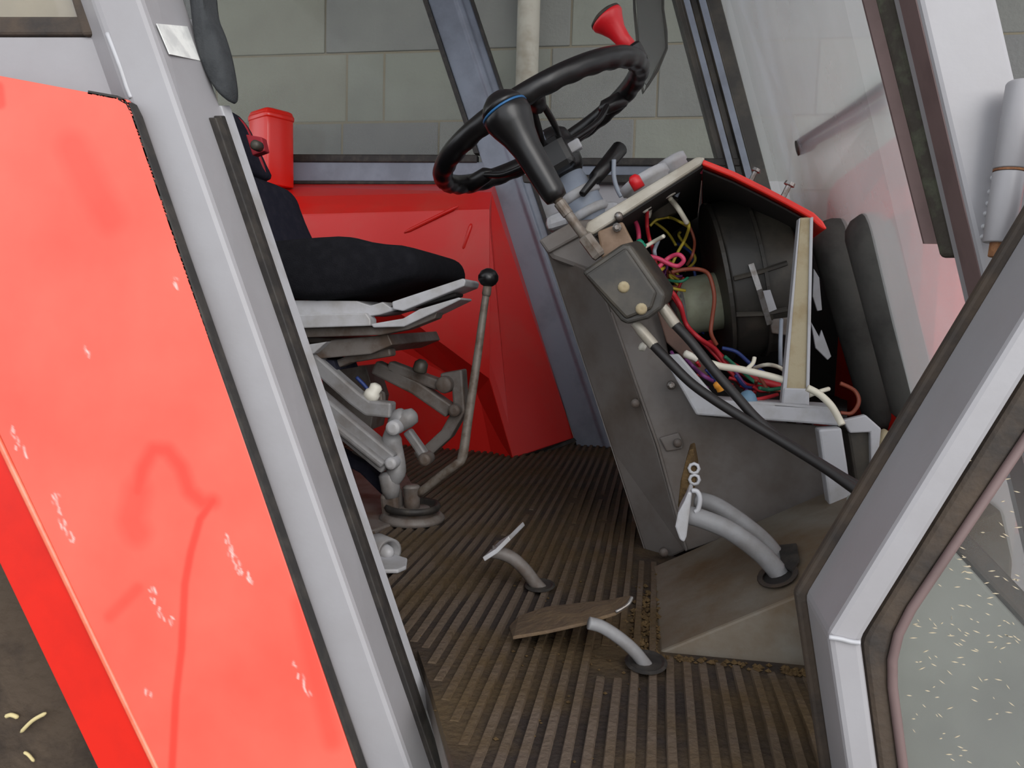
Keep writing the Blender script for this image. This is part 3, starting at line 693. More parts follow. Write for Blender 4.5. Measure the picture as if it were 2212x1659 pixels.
mesh_obj('cable', *g_tube(smooth_path([PY(x, y, SY0+0.1) for x, y in ((770, 815), (785, 830), (795, 842))], 4), 0.0035, 8), WIRE['blue'], seat, smooth=True)
# base on the floor
bc = PZ(820, 1150, FLOOR)
mesh_obj('base_plate', *g_prism([PZ(x, y, FLOOR+0.008) for x, y in ((760, 1010), (870, 1010), (900, 1060), (850, 1130), (790, 1150))], (0, 0, -0.010)), CASTD, seat, bevel=0.003)
mesh_obj('pedestal', *g_bar([PY(845, 1060, SY0+0.07), PY(850, 1110, SY0+0.08)], 0.04, 0.03, (0, 1, 0)), CASTD, seat, bevel=0.006)

# cup bracket bolted to the floor beside the pillar
cb = thing('floor_bracket', PZ(838, 1225, FLOOR), 'grey cup-shaped bracket bolted to the floor beside the pillar', 'bracket')
c0 = PZ(835, 1218, FLOOR)
cy_ = c0.y
mesh_obj('foot_plate', *g_prism([PZ(x, y, FLOOR+0.012) for x, y in ((800, 1180), (880, 1205), (878, 1222), (860, 1230), (800, 1230))], (0, 0, -0.006)), GREYL, cb, bevel=0.002)
q0 = PY(838, 1192, cy_)
ring_ax = Vector((0.75, -0.6, 0.0))
mesh_obj('cup', *g_lathe(q0-ring_ax.normalized()*0.03, ring_ax, [(-0.01, 0.016), (0.0, 0.020), (0.034, 0.020), (0.034, 0.0155), (0.006, 0.0155)], 24), CAST, cb, smooth=True)
mesh_obj('ball', *g_lathe(q0-ring_ax.normalized()*0.03+Vector((-0.002, 0, 0.0)), ring_ax, [(0.0, 0.010), (0.02, 0.011), (0.036, 0.009), (0.042, 0.004)], 16), GREYL, cb, smooth=True)

# padded grab handle on the near pillar
gh_ = thing('grab_pad', PY(470, 200, 0.735), 'dark grey oval grab pad hanging on the near door pillar', 'grab pad')
ol = smooth_path([PY(x, y, 0.735) for x, y in ((440, -60), (452, 15), (474, 70), (490, 122), (501, 180), (502, 214), (492, 218), (468, 192), (444, 145), (426, 85), (418, 30), (412, -60))], 4, closed=True)
cen_ = sum(ol, Vector())/len(ol)
rings = []
for dy_, k_ in ((-0.012, 0.55), (-0.010, 0.80), (-0.006, 0.94), (0.0, 1.0), (0.008, 1.0), (0.014, 0.9), (0.016, 0.7)):
    rings.append([Vector((cen_.x+(p.x-cen_.x)*k_, p.y+dy_, cen_.z+(p.z-cen_.z)*(0.5+0.5*k_))) for p in ol])
mesh_obj('pad', *g_loft(rings), FABG, gh_, smooth=True)
mesh_obj('mount', *g_box(PY(425, 60, 0.745), (0.012, 0, 0), (0, 0.006, 0), (0, 0, 0.006)), GREYL, gh_)

# ------------------------------------------------------------------ gear lever
gl = thing('gear_lever', PZ(890, 1132, FLOOR), 'tall thin bent gear lever with round black knob beside the seat', 'gear lever')
g0 = PZ(890, 1128, FLOOR); GY = g0.y
mesh_obj('flange', *g_lathe(g0, (0, 0, 1), [(0.004, 0.055), (0.010, 0.056), (0.016, 0.050), (0.018, 0.046), (0.014, 0.042), (0.020, 0.036), (0.026, 0.030), (0.026, 0.012)], 32), CASTD, gl, smooth=True)
mesh_obj('gaiter_ring', *g_lathe(g0+Vector((0, 0, 0.022)), (0, 0, 1), [(0, 0.046), (0.006, 0.049), (0.012, 0.046), (0.010, 0.040), (0.004, 0.038)], 32), RUB, gl, smooth=True)
ptop = PY(888, 1052, GY)
mesh_obj('tower', *g_lathe(g0+Vector((0.0, 0, 0.02)), ptop-g0, [(0, 0.013), (0.02, 0.014), (0.04, 0.015), ((ptop-g0).length-0.02, 0.016), ((ptop-g0).length-0.016, 0.010)], 16), CASTD, gl, smooth=True)
LY = GY-0.02
rp = [PY(905, 1066, GY), PY(950, 1030, GY-0.01), PY(985, 1004, LY), PY(999, 986, LY), PY(1012, 900, LY), PY(1030, 780, LY), PY(1045, 670, LY), PY(1055, 606, LY)]
rp2 = smooth_path(rp, 4)
mesh_obj('rod', *g_tube(rp2, [0.0075 if i < 12 else 0.0085-0.003*(i-12)/(len(rp2)-12) for i in range(len(rp2))], 10), RODM, gl, smooth=True)
kc = PY(1055, 597, LY)
mesh_obj('knob', *g_lathe(kc-Vector((0, 0, 0.016)), (0, 0, 1), [(0, 0.007), (0.003, 0.012), (0.010, 0.0165), (0.017, 0.0165), (0.025, 0.012), (0.029, 0.004)], 20), BLACK, gl, smooth=True)
mesh_obj('collar', *g_lathe(PY(1050, 640, LY), PY(1054, 612, LY)-PY(1050, 640, LY), [(0, 0.006), (0.004, 0.0075), (0.022, 0.0065)], 12), RODM, gl, smooth=True)

# ------------------------------------------------------------------ steering column and wheel
WYc = 1.41
wc = PY(1168, 272, WYc)
al = R(30)
wn_ = Vector((-math.sin(al), 0, math.cos(al)))       # faces the driver
wu_ = Vector((math.cos(al), 0, math.sin(al)))        # up the rim, forward
ws_ = Vector((0, 1, 0))
WR = 0.191
colm = thing('steering_column', PY(1250, 420, WYc), 'black steering wheel with red spinner knob on a blue-grey column', 'steering wheel')
V, F = [], []
nM, nm = 120, 12
rings = []
for i in range(nM):
    a_ = 2*math.pi*i/nM
    rad = wu_*math.cos(a_)+ws_*math.sin(a_)
    gp_ = 0.0013*math.cos(i*math.pi)*(1 if True else 0)
    rr_ = 0.0172
    ring = []
    for k in range(nm):
        b_ = 2*math.pi*k/nm
        q_ = rr_-0.0016*(1 if (i % 4) < 2 and math.sin(b_) < -0.2 else 0)
        ring.append(wc+rad*(WR+q_*math.cos(b_))+wn_*(q_*1.05*math.sin(b_)))
    rings.append(ring)
wheel = mesh_obj('wheel', *g_loft(rings+[rings[0]], cap=False), BLACK, colm, smooth=True, label='black steering wheel rim with finger grips')
hub_c = wc-wn_*0.055
mesh_obj('hub', *g_lathe(hub_c-wn_*0.045, wn_, [(0, 0.028), (0.01, 0.036), (0.05, 0.040), (0.075, 0.036), (0.085, 0.025)], 24), BLACK, wheel, smooth=True)
for a_ in (R(35), R(155), R(275)):
    rad = wu_*math.cos(a_)+ws_*math.sin(a_); tan = -wu_*math.sin(a_)+ws_*math.cos(a_)
    for s in (-1, 1):
        path = smooth_path([hub_c+rad*0.025+tan*s*0.016+wn_*0.006, hub_c+rad*0.10+tan*s*0.013+wn_*0.022, wc+rad*(WR-0.045)+tan*s*0.007-wn_*0.008, wc+rad*(WR-0.004)-wn_*0.004], 5)
        mesh_obj('spoke', *g_tube(path, 0.0055, 8), BLACK, wheel, smooth=True)
    mesh_obj('spoke_grip', *g_tube([wc+rad*(WR-0.062)-wn_*0.011, wc+rad*(WR-0.05)-wn_*0.009, wc+rad*(WR-0.01)-wn_*0.006, wc+rad*WR-wn_*0.004], [0.006, 0.014, 0.016, 0.012], 10), BLACK, wheel, smooth=True)
# spinner knob on the rim
ka = wc+wu_*WR*math.cos(R(8))+ws_*WR*math.sin(R(-8))
kb_ = PY(1362, 108, ka.y); ktop = PY(1308, 36, ka.y)
kx = (ktop-kb_)
mesh_obj('knob_clamp', *g_box(kb_.lerp(ka, 0.5), wu_*0.018, ws_*0.014, wn_*0.018), BLACK, wheel, bevel=0.006)
sk = mesh_obj('spinner_knob', *g_lathe(kb_, kx, [(-0.012, 0.007), (0.0, 0.007), (0.004, 0.0135), (0.022, 0.013), (0.038, 0.0155), (0.054, 0.023), (0.062, 0.028), (0.069, 0.028), (0.073, 0.022)], 24), KNOB, wheel, smooth=True, label='red mushroom-shaped spinner knob')
mesh_obj('knob_cap', *g_lathe(kb_, kx, [(0.068, 0.0285), (0.072, 0.0275), (0.076, 0.020), (0.077, 0.004)], 24), RUBB, wheel, smooth=True)
mesh_obj('knob_stem', *g_lathe(kb_, kx, [(-0.02, 0.0085), (0.003, 0.0085)], 14), STEEL, wheel, smooth=True)
# column
cax = -wn_
def colp(tt_): return hub_c+cax*tt_
mesh_obj('tube', *g_lathe(colp(0.03), cax, [(0, 0.026), (0.04, 0.030), (0.05, 0.035), (0.09, 0.035), (0.10, 0.030), (0.24, 0.034)], 24), GREYB, colm, smooth=True, bevel=0.002)
mesh_obj('collar', *g_lathe(colp(0.075), cax, [(0, 0.036), (0.003, 0.040), (0.014, 0.040), (0.017, 0.036)], 24), GREYL, colm, smooth=True)
mesh_obj('collar', *g_lathe(colp(0.11), cax, [(0, 0.035), (0.003, 0.039), (0.012, 0.040), (0.016, 0.036)], 24), GREYL, colm, smooth=True)
sw = colp(0.028)
mesh_obj('switch_housing', *g_box(PY(1200, 340, WYc-0.03), wu_*0.028, ws_*0.03, wn_*0.03), BLACK, colm, bevel=0.012)
mesh_obj('switch_tab', *g_box(PY(1232, 322, WYc-0.02), wu_*0.020, ws_*0.01, wn_*0.009), GREYL, colm, bevel=0.003)
mesh_obj('ignition_cap', *g_lathe(PY(1168, 306, WYc-0.03), wn_, [(-0.01, 0.012), (0.012, 0.012), (0.015, 0.008)], 14), GREYB, colm, smooth=True)
for px, py in ((1137, 276), (1155, 281)):
    mesh_obj('brass_screw', *g_lathe(PY(px, py, WYc-0.03), wn_, [(-0.006, 0.004), (0.004, 0.0055), (0.007, 0.0035)], 10), mat('brass', (214, 176, 96), 0.3, metal=0.8) if 'brass' not in bpy.data.materials else bpy.data.materials['brass'], colm, smooth=True)
s0_, s1_ = PY(1286, 385, WYc-0.02), PY(1338, 322, WYc+0.05)
sd = (s1_-s0_)
stk = mesh_obj('indicator_stalk', *g_lathe(s0_, sd, [(-0.05, 0.006), (-0.002, 0.007), (0.0, 0.012), (sd.length*0.5, 0.0135), (sd.length, 0.0145), (sd.length+0.004, 0.010)], 14), BLACK, colm, smooth=True, label='black indicator stalk grip')
mesh_obj('stalk_wire', *g_tube(smooth_path([PY(x, y, WYc) for x, y in ((1326, 345), (1326, 380), (1332, 405), (1342, 425))], 5), 0.004, 8), WIRE['grey'], stk, smooth=True)

# ------------------------------------------------------------------ joystick with control box and cables
JY = 1.06
js = thing('control_lever', PY(1350, 610, JY), 'black joystick handle on a rusty rod above a black control box', 'control lever')
hp = [PY(x, y, JY) for x, y in ((1085, 232), (1104, 262), (1122, 300), (1150, 345), (1180, 395), (1204, 432))]
hx = hp[-1]-hp[0]; Lh = hx.length
gh = mesh_obj('handle', *g_lathe(hp[0], hx, [(0.0, 0.026), (0.008, 0.032), (0.018, 0.0325), (0.030, 0.029), (0.045, 0.0235), (0.065, 0.0195), (0.10, 0.018), (Lh-0.012, 0.0165), (Lh-0.002, 0.0145), (Lh, 0.009)], 28), BLACK, js, smooth=True, label='glossy black joystick handle')
mesh_obj('handle_cap', *g_lathe(hp[0], hx, [(-0.021, 0.004), (-0.018, 0.014), (-0.011, 0.023), (-0.003, 0.0285), (0.003, 0.0305)], 28), BLACK, gh, smooth=True)
mesh_obj('blue_ring', *g_lathe(hp[0], hx, [(0.0045, 0.0300), (0.0045, 0.0322), (0.0072, 0.0328), (0.0072, 0.0305)], 28), BLUEL, gh, smooth=True, label='thin blue ring')
rq = [PY(x, y, JY) for x, y in ((1195, 418), (1240, 480), (1285, 540))]
mesh_obj('rod', *g_tube(rq, 0.0065, 10), RODM, js, smooth=True)
mesh_obj('rod_nut', *g_lathe(PY(1262, 510, JY), rq[2]-rq[1], [(0, 0.008), (0.002, 0.010), (0.03, 0.010), (0.034, 0.008)], 6), RODM, js)
mesh_obj('rod_washer', *g_lathe(PY(1208, 437, JY), rq[1]-rq[0], [(0, 0.008), (0.004, 0.008), (0.02, 0.0075)], 12), RODM, js)
bo = [(1255, 588), (1345, 526), (1362, 528), (1438, 636), (1430, 668), (1400, 690), (1354, 702), (1340, 694)]
bx_ = mesh_obj('control_box', *g_prism([PY(x, y, JY-0.03) for x, y in bo], (0.012, 0.085, 0.012)), BLACKM, js, bevel=0.012, seg=3, label='black control box with two screws')
mesh_obj('box_cover', *g_prism([PY(x, y, JY-0.036) for x, y in ((1262, 594), (1352, 534), (1420, 632), (1408, 668), (1352, 690))], (0, 0.01, 0)), BLACKM, bx_, bevel=0.004)
for px, py in ((1347, 620), (1385, 667)):
    mesh_obj('screw', *g_lathe(PY(px, py, JY-0.034), (0.1, -1, -0.1), [(-0.004, 0.0075), (0.003, 0.0075), (0.006, 0.005), (0.0055, 0.002)], 12), bpy.data.materials['dusty_tan_strut'], bx_, smooth=True)
mesh_obj('box_mount', *g_prism([PY(x, y, JY+0.02) for x, y in ((1290, 500), (1345, 478), (1372, 530), (1300, 560))], (0, 0.05, 0)), mat('brown_bracket', (128, 104, 84), 0.6, col2=(108, 84, 62), scale=30), js, bevel=0.003)
mesh_obj('mount_bolt', *g_lathe(PY(1333, 492, JY+0.015), (0, -1, 0), [(-0.004, 0.006), (0.005, 0.006), (0.007, 0.003)], 8), STEEL, js)
for i, (a_, b_) in enumerate((((1376, 704), (1414, 748)), ((1428, 660), (1460, 704)))):
    A_, B_ = PY(a_[0], a_[1], JY+0.005), PY(b_[0], b_[1], JY+0.005)
    mesh_obj('cable_fitting', *g_lathe(A_, B_-A_, [(-0.006, 0.006), (0.002, 0.0065), (0.01, 0.0075), ((B_-A_).length-0.002, 0.0075), ((B_-A_).length, 0.0055)], 12), ALU, js, smooth=True, bevel=0.0008)
def cable(pts, y0, y1, r, label):
    n = len(pts); P_ = [PY(x, y, y0+(y1-y0)*i/(n-1)) for i, (x, y) in enumerate(pts)]
    o = mesh_obj('control_cable', *g_tube(smooth_path(P_, 8), r, 12), WIRE['black'], smooth=True)
    tag(o, label, 'cable', 'cables from the control box'); return o
cable([(1408, 742), (1440, 775), (1490, 825), (1545, 865), (1620, 912), (1700, 960), (1780, 1010), (1850, 1060), (1905, 1100)], JY+0.005, 0.98, 0.0062, 'lower of the two black cables leaving the control box')
cable([(1455, 698), (1490, 735), (1540, 798), (1590, 855), (1635, 905), (1690, 950), (1770, 1000), (1840, 1042), (1910, 1078)], JY+0.005, 1.0, 0.0062, 'upper of the two black cables leaving the control box')
# ------------------------------------------------------------------ console and open dashboard
con = thing('steering_console', PZ(1420, 1220, FLOOR), 'grey sheet-metal steering console with its dash side panel removed', 'console')
KY = 1.20
def cpl(name, pts, y, th, m, bev=0.003, label=None, par=None):
    return mesh_obj(name, *g_prism([PY(x, yy, y) for x, yy in pts], (0, th, 0)), m, par or con, bevel=bev, label=label)
# corner strip, turned a little towards the driver
L_ = [PY(1176, 535, 1.30), PY(1324, 979, 1.30), PY(1402, 1226, 1.30)]
L_ = [PY(1180, 540, 1.27), PY(1324, 979, 1.27), PY(1404, 1226, 1.245)]
K_ = [PY(1290, 590, KY), PY(1418, 964, KY), PY(1482, 1190, KY)]
mesh_obj('corner_strip', *g_strip(L_, K_, (0.004, 0.06, 0)), GREYD, con, bevel=0.004, label='dusty grey corner strip of the console')
side_p = cpl('side_panel', [(1290, 588), (1440, 770), (1512, 898), (1800, 922), (1830, 1100), (1790, 1086), (1482, 1191), (1418, 964)], KY+0.002, 0.004, GREYD, label='dusty grey lower side panel')
mesh_obj('rear_panel', *g_strip(L_, [p+Vector((0.02, 0.45, 0)) for p in L_], (0.004, 0, 0)), GREYD, con)
cpl('access_plate', [(1424, 946), (1466, 934), (1476, 958), (1474, 970), (1440, 976)], KY-0.004, 0.005, GREYD, 0.002, par=side_p)
for px, py in ((1464, 958), (1372, 872), (1450, 833), (1434, 1196)):
    mesh_obj('bolt', *g_lathe(PY(px, py, KY-0.012), (0, 1, 0), [(0, 0.003), (0.002, 0.0065), (0.012, 0.0065)], 12), CASTD, side_p, smooth=True)
cpl('fold_line', [(1316, 675), (1322, 673), (1424, 962), (1486, 1190), (1480, 1192), (1418, 964)], KY-0.003, 0.006, GREYD, 0.002)
# column cowl
cow = cpl('column_cowl', [(1163, 519), (1240, 476), (1300, 470), (1330, 520), (1300, 600), (1190, 560)], 1.23, 0.34, GREYD, 0.008)
cpl('cowl_band', [(1163, 519), (1241, 475), (1262, 505), (1184, 548)], 1.222, 0.36, GREYD, 0.004)
cpl('cowl_top', [(1180, 500), (1176, 468), (1240, 440), (1335, 432), (1352, 470), (1245, 480)], 1.40, 0.2, GREYL, 0.01)
# instrument panel, seen edge on
dp = mesh_obj('instrument_panel', *g_prism([PY(x, y, 1.13) for x, y in ((1268, 480), (1505, 338), (1524, 340), (1516, 356), (1280, 508), (1262, 500))], (0.02, 0.56, 0.0)), ALU, con, bevel=0.003, label='light metal instrument panel seen edge on')
mesh_obj('panel_underside_shade', *g_prism([PY(x, y, 1.134) for x, y in ((1282, 506), (1516, 356), (1518, 361), (1285, 511))], (0.02, 0.55, 0.0)), DARK, dp)  # dark sheet added for the shade under the instrument panel
mesh_obj('panel_lug', *g_lathe(PY(1336, 466, 1.12), (0, 1, 0), [(0, 0.004), (0.003, 0.006), (0.02, 0.006)], 10), STEEL, dp, smooth=True)
gx = (PY(1505, 338, 1.2)-PY(1268, 480, 1.2)).normalized()
gn = Vector((-gx.z, 0, gx.x))
if gn.z < 0: gn = -gn
for px, py, r_, y_ in ((1398, 400, 0.040, 1.27), (1452, 362, 0.030, 1.45)):
    gc = PY(px, py, y_)
    mesh_obj('gauge', *g_lathe(gc, gn, [(-0.02, r_*0.9), (0.0, r_*0.9), (0.002, r_), (0.014, r_), (0.016, r_*0.86)], 28), GREYL, dp, smooth=True)
mesh_obj('warning_lamp', *g_lathe(PY(1374, 394, 1.20), gn, [(-0.01, 0.009), (0.006, 0.009), (0.011, 0.005)], 14), KNOB, dp, smooth=True, label='small red warning lamp')
# red cowl over the dash
ctop = [(1519, 344), (1586, 370), (1653, 403), (1708, 432), (1758, 459), (1778, 478), (1787, 494)]
cbot = [(1516, 356), (1582, 383), (1646, 415), (1700, 443), (1748, 470), (1766, 486), (1780, 496)]
top_ = [PY(x, y, 1.13) for x, y in ctop]; bot_ = [PY(x, y, 1.13) for x, y in cbot]
mesh_obj('dash_cowl', *g_strip(top_, bot_, (0.03, 0.57, 0.0)), RED, con, bevel=0.003, label='red dash cowl')
mesh_obj('cowl_underside_shade', *g_strip([p+Vector((0.002, 0.012, -0.0035)) for p in bot_[:-2]], [p+Vector((0.002, 0.012, -0.006)) for p in bot_[:-2]], (0.03, 0.54, 0)), DARK, con)  # dark sheet added for the shade beneath the red cowl
for px, py, y_ in ((1690, 412, 1.2), (1620, 380, 1.4)):
    mesh_obj('cowl_screw', *g_lathe(PY(px, py, y_)-Vector((0, 0, 0.012)), (0.4, 0, 0.9), [(0, 0.004), (0.02, 0.004), (0.021, 0.008), (0.026, 0.007)], 8), STEEL, con)
# inside of the dash
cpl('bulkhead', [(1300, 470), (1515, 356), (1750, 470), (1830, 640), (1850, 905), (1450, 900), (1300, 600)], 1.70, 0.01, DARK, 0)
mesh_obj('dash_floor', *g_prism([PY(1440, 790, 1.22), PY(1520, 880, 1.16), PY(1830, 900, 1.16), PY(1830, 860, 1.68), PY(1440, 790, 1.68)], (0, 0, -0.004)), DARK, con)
cpl('inner_brace', [(1415, 660), (1440, 650), (1545, 805), (1520, 815), (1440, 740)], 1.19, 0.01, mat('brown_inner_panel', (96, 72, 62), 0.7, col2=(78, 58, 50), scale=20), 0.002)
cpl('inner_wall', [(1330, 540), (1420, 640), (1445, 770), (1380, 760), (1320, 660)], 1.215, 0.008, GREYD, 0.002)
# strut and tray frame
sb = cpl('strut', [(1726, 470), (1755, 468), (1742, 876), (1688, 874)], 1.13, 0.02, TAN, 0.003, label='dusty tan dash strut')
cpl('strut_edge', [(1750, 470), (1757, 468), (1748, 878), (1741, 878)], 1.127, 0.028, GREYL, 0.001, par=sb)
cpl('strut_edge', [(1726, 472), (1729, 471), (1697, 874), (1688, 874)], 1.128, 0.02, GREYL, 0.001, par=sb)
cpl('strut_foot', [(1694, 838), (1746, 840), (1745, 876), (1690, 874)], 1.126, 0.012, GREYL, 0.002, par=sb)
tr_ = cpl('tray_frame', [(1430, 768), (1466, 764), (1552, 864), (1640, 868), (1800, 880), (1816, 890), (1822, 921), (1504, 897)], 1.115, 0.012, GREYL, 0.003, label='light grey angled tray frame')
mesh_obj('tray_lip', *g_prism([PY(1552, 864, 1.115), PY(1800, 880, 1.115), PY(1800, 880, 1.115)+Vector((0, 0.06, 0)), PY(1552, 864, 1.115)+Vector((0, 0.06, 0))], (0, 0, -0.003)), GREYL, tr_)
mesh_obj('tray_nut', *g_lathe(PY(1450, 833, 1.108), (0, 1, 0), [(0, 0.003), (0.002, 0.005), (0.01, 0.005)], 8), STEEL, tr_)
po = cpl('front_post', [(1768, 928), (1818, 924), (1830, 1000), (1848, 1130), (1840, 1200), (1808, 1190), (1790, 1080)], 1.10, 0.03, GREYL, 0.003, label='light grey front post under the tray')
cpl('post_box', [(1830, 932), (1880, 926), (1890, 1040), (1848, 1046)], 1.14, 0.1, BLACKM, 0.004)
cpl('post_flange', [(1820, 908), (1870, 896), (1904, 926), (1896, 1010), (1882, 1010), (1880, 934), (1836, 936)], 1.13, 0.012, GREYL, 0.002)
cpl('inner_bracket', [(1752, 695), (1770, 728), (1775, 712), (1796, 770), (1788, 778), (1762, 752)], 1.24, 0.006, GREYL, 0.001)
cpl('inner_bracket', [(1758, 580), (1770, 600), (1776, 670), (1766, 672), (1756, 640)], 1.26, 0.006, GREYL, 0.001)
mesh_obj('rubber_foam', *g_lathe(PY(1890, 945, 1.16), PY(1965, 990, 1.16)-PY(1890, 945, 1.16), [(0, 0.012), (0.004, 0.017), (0.06, 0.017), (0.066, 0.010)], 14), TAN, con, smooth=True)

# ------------------------------------------------------------------ heater blower inside the dash
bl_ = thing('heater_blower', PY(1620, 700, 1.34), 'black round heater blower with pale green motor in the open dash', 'blower')
ba_ = Vector((0.976, 0.06, 0.215)).normalized()
bc_ = PY(1622, 596, 1.36)
hs = mesh_obj('housing', *g_lathe(bc_-ba_*0.052, ba_, [(0, 0.06), (0.0, 0.122), (0.004, 0.126), (0.048, 0.128), (0.100, 0.126), (0.104, 0.120), (0.104, 0.05)], 40), BLACKM, bl_, smooth=True, bevel=0.002)
mesh_obj('housing_seam', *g_lathe(bc_-ba_*0.004, ba_, [(0, 0.128), (0, 0.133), (0.005, 0.133), (0.005, 0.128)], 40), BLACKM, hs)
mesh_obj('housing_flange', *g_lathe(bc_-ba_*0.058, ba_, [(0, 0.118), (0, 0.129), (0.006, 0.129), (0.006, 0.118)], 40), BLACKM, hs)
def on_drum(px, py, r_=0.131):
    d_ = ray(px, py); o_ = CAMPOS-bc_; dd_ = d_-ba_*d_.dot(ba_); oo = o_-ba_*o_.dot(ba_)
    A_ = dd_.dot(dd_); B_ = 2*dd_.dot(oo); C_ = oo.dot(oo)-r_*r_; q_ = B_*B_-4*A_*C_
    return CAMPOS+d_*((-B_-math.sqrt(max(0, q_)))/(2*A_))
for pts in (((1585, 602), (1640, 588), (1700, 568)), ((1590, 680), (1650, 678), (1700, 668))):
    mesh_obj('housing_rib', *g_tube([on_drum(*p) for p in pts], 0.004, 6), BLACKM, hs)
mesh_obj('spring_clip', *g_bar([on_drum(1622, 570, 0.134), on_drum(1640, 625, 0.136), on_drum(1662, 700, 0.136)], 0.004, 0.008, (0, 1, 0)), STEEL, bl_)
mesh_obj('clip_plate', *g_prism([on_drum(x, y, 0.135) for x, y in ((1648, 628), (1664, 626), (1678, 668), (1658, 676))], (0, 0.003, 0)), GREYL, bl_)
mesh_obj('outlet', *g_prism([PY(x, y, 1.30) for x, y in ((1592, 690), (1700, 680), (1690, 740), (1600, 752))], (0, 0.12, 0)), BLACKM, bl_, bevel=0.004)
mesh_obj('outlet_bracket', *g_prism([PY(x, y, 1.25) for x, y in ((1662, 690), (1712, 684), (1706, 726), (1668, 720))], (0, 0.02, 0)), CASTD, bl_, bevel=0.002)
mm = bc_-ba_*0.05
mt_ = mesh_obj('motor', *g_lathe(mm-Vector((0, 0.0, 0.030)), -ba_, [(0, 0.047), (0.052, 0.047), (0.058, 0.044), (0.066, 0.040), (0.076, 0.020), (0.078, 0.008)], 28), GREENP, bl_, smooth=True, bevel=0.001, label='pale green blower motor')
mesh_obj('motor_end', *g_lathe(mm-Vector((0, 0.0, 0.030))-ba_*0.058, -ba_, [(0, 0.045), (0.006, 0.041), (0.018, 0.022), (0.022, 0.010)], 20), CAST, mt_, smooth=True)

# ------------------------------------------------------------------ wiring
def wire(color, pts, y, r=0.0024, label=None, wob=0.02):
    P_ = [PY(x, yy, y+rnd.uniform(-wob, wob)) for x, yy in pts]
    o = mesh_obj('electrical_wire', *g_tube(smooth_path(P_, 7), r, 7), WIRE[color], smooth=True)
    tag(o, label or ('loose %s wire in the open dash' % color), 'wire', '%s wires in the open dash' % color)
    return o
W0 = 1.22
wire('pink', [(1352, 462), (1372, 478), (1380, 510), (1376, 545), (1390, 590)], W0, 0.0036, 'thick pink wire curling beside the control box')
wire('pink', [(1390, 552), (1420, 558), (1450, 572), (1466, 574), (1477, 562), (1466, 550), (1446, 556), (1425, 575), (1415, 590)], W0-0.02, 0.0034, 'looped pink wire in front of the blower motor', 0.005)
wire('red', [(1398, 450), (1398, 490), (1404, 520), (1412, 545), (1420, 590)], W0, 0.003, 'red wire hanging straight down behind the pink curl')
wire('yellow', [(1404, 488), (1420, 474), (1446, 470), (1470, 480), (1486, 490)], W0+0.04, 0.0022, 'thin yellow wire arching under the black gauge body')
wire('yellow', [(1486, 478), (1488, 492), (1478, 520), (1464, 545), (1450, 575)], W0+0.02, 0.0024, 'yellow wire end dropping from the white sleeve')
wire('white', [(1436, 412), (1450, 432), (1466, 452), (1484, 482)], W0-0.01, 0.0040, 'white wire sleeve hanging from the instrument panel')
wire('grey', [(1474, 388), (1468, 405), (1460, 425)], W0, 0.0034, 'short grey wire under the top of the instrument panel')
wire('white', [(1392, 534), (1412, 522), (1434, 510)], W0-0.03, 0.0030, 'short stiff white wire end pointing up')
wire('brown', [(1490, 490), (1500, 520), (1496, 550), (1484, 572)], W0+0.05, 0.0024, 'thin brown wire bowed beside the blower housing')
wire('yellow', [(1404, 580), (1422, 586), (1434, 578)], W0-0.02, 0.0028, 'short yellow wire under the looped pink wire')
wire('grey', [(1422, 520), (1414, 540), (1416, 556)], W0, 0.003, 'short grey wire above the looped pink wire')
wire('brown', [(1450, 588), (1480, 582), (1510, 582), (1530, 592), (1540, 620), (1543, 650), (1538, 690), (1536, 720), (1548, 745)], 1.24, 0.0032, 'brown wire looping in front of the green motor', 0.008)
wire('red', [(1420, 590), (1440, 620), (1455, 635), (1470, 660), (1482, 700), (1510, 730), (1545, 755), (1570, 790), (1600, 830), (1630, 848)], W0, 0.0036, 'long thick red wire running down to the tray')
wire('red', [(1430, 610), (1452, 640), (1470, 668), (1486, 710), (1520, 742), (1556, 780), (1610, 840)], W0+0.02, 0.003, 'thinner long red wire running beside the thick one to the tray')
wire('red', [(1530, 740), (1560, 775), (1600, 800), (1640, 822), (1690, 835)], 1.24, 0.006, 'fat red cable lying behind the white cable on the tray')
wire('green', [(1418, 600), (1440, 605), (1470, 608), (1486, 600)], W0+0.03, 0.0024, 'green wire leading towards the blower motor')
wire('yellow', [(1420, 610), (1450, 622), (1480, 628)], W0+0.03, 0.0024, 'yellow wire leading towards the blower motor')
wire('blue', [(1560, 752), (1590, 760), (1620, 785), (1650, 805)], 1.24, 0.003, 'blue wire arching over the tray below the blower')
wire('green', [(1565, 770), (1600, 800), (1630, 825), (1660, 840)], 1.22, 0.0028, 'long green wire crossing the tray')
wire('purple', [(1480, 775), (1500, 795), (1520, 812), (1545, 826)], 1.15, 0.003, 'purple wire leading to the orange connector')
wire('blue', [(1526, 798), (1540, 815), (1550, 828)], 1.14, 0.003, 'short blue wire plugged into the orange connector')
wire('red', [(1600, 865), (1640, 862), (1680, 852)], 1.16, 0.0028, 'thin red wire beside the blue cap')
wire('purple', [(1450, 760), (1470, 790), (1500, 818), (1530, 840)], 1.17, 0.0026, 'purple wire along the upper edge of the tray')
wire('brown', [(1462, 768), (1470, 790), (1490, 810)], 1.16, 0.0028, 'short brown wire at the upper end of the tray')
wire('green', [(1640, 838), (1660, 842), (1690, 838)], 1.17, 0.0028, 'short green wire beside the foot of the strut')
wire('white', [(1535, 785), (1560, 792), (1600, 798), (1660, 812), (1696, 822)], 1.14, 0.0050, 'thick white cable crossing the tray behind the strut', 0.002)
wire('white', [(1744, 838), (1770, 852), (1795, 876), (1812, 905), (1819, 918)], 1.10, 0.0048, 'thick white cable bending over the tray corner', 0.002)
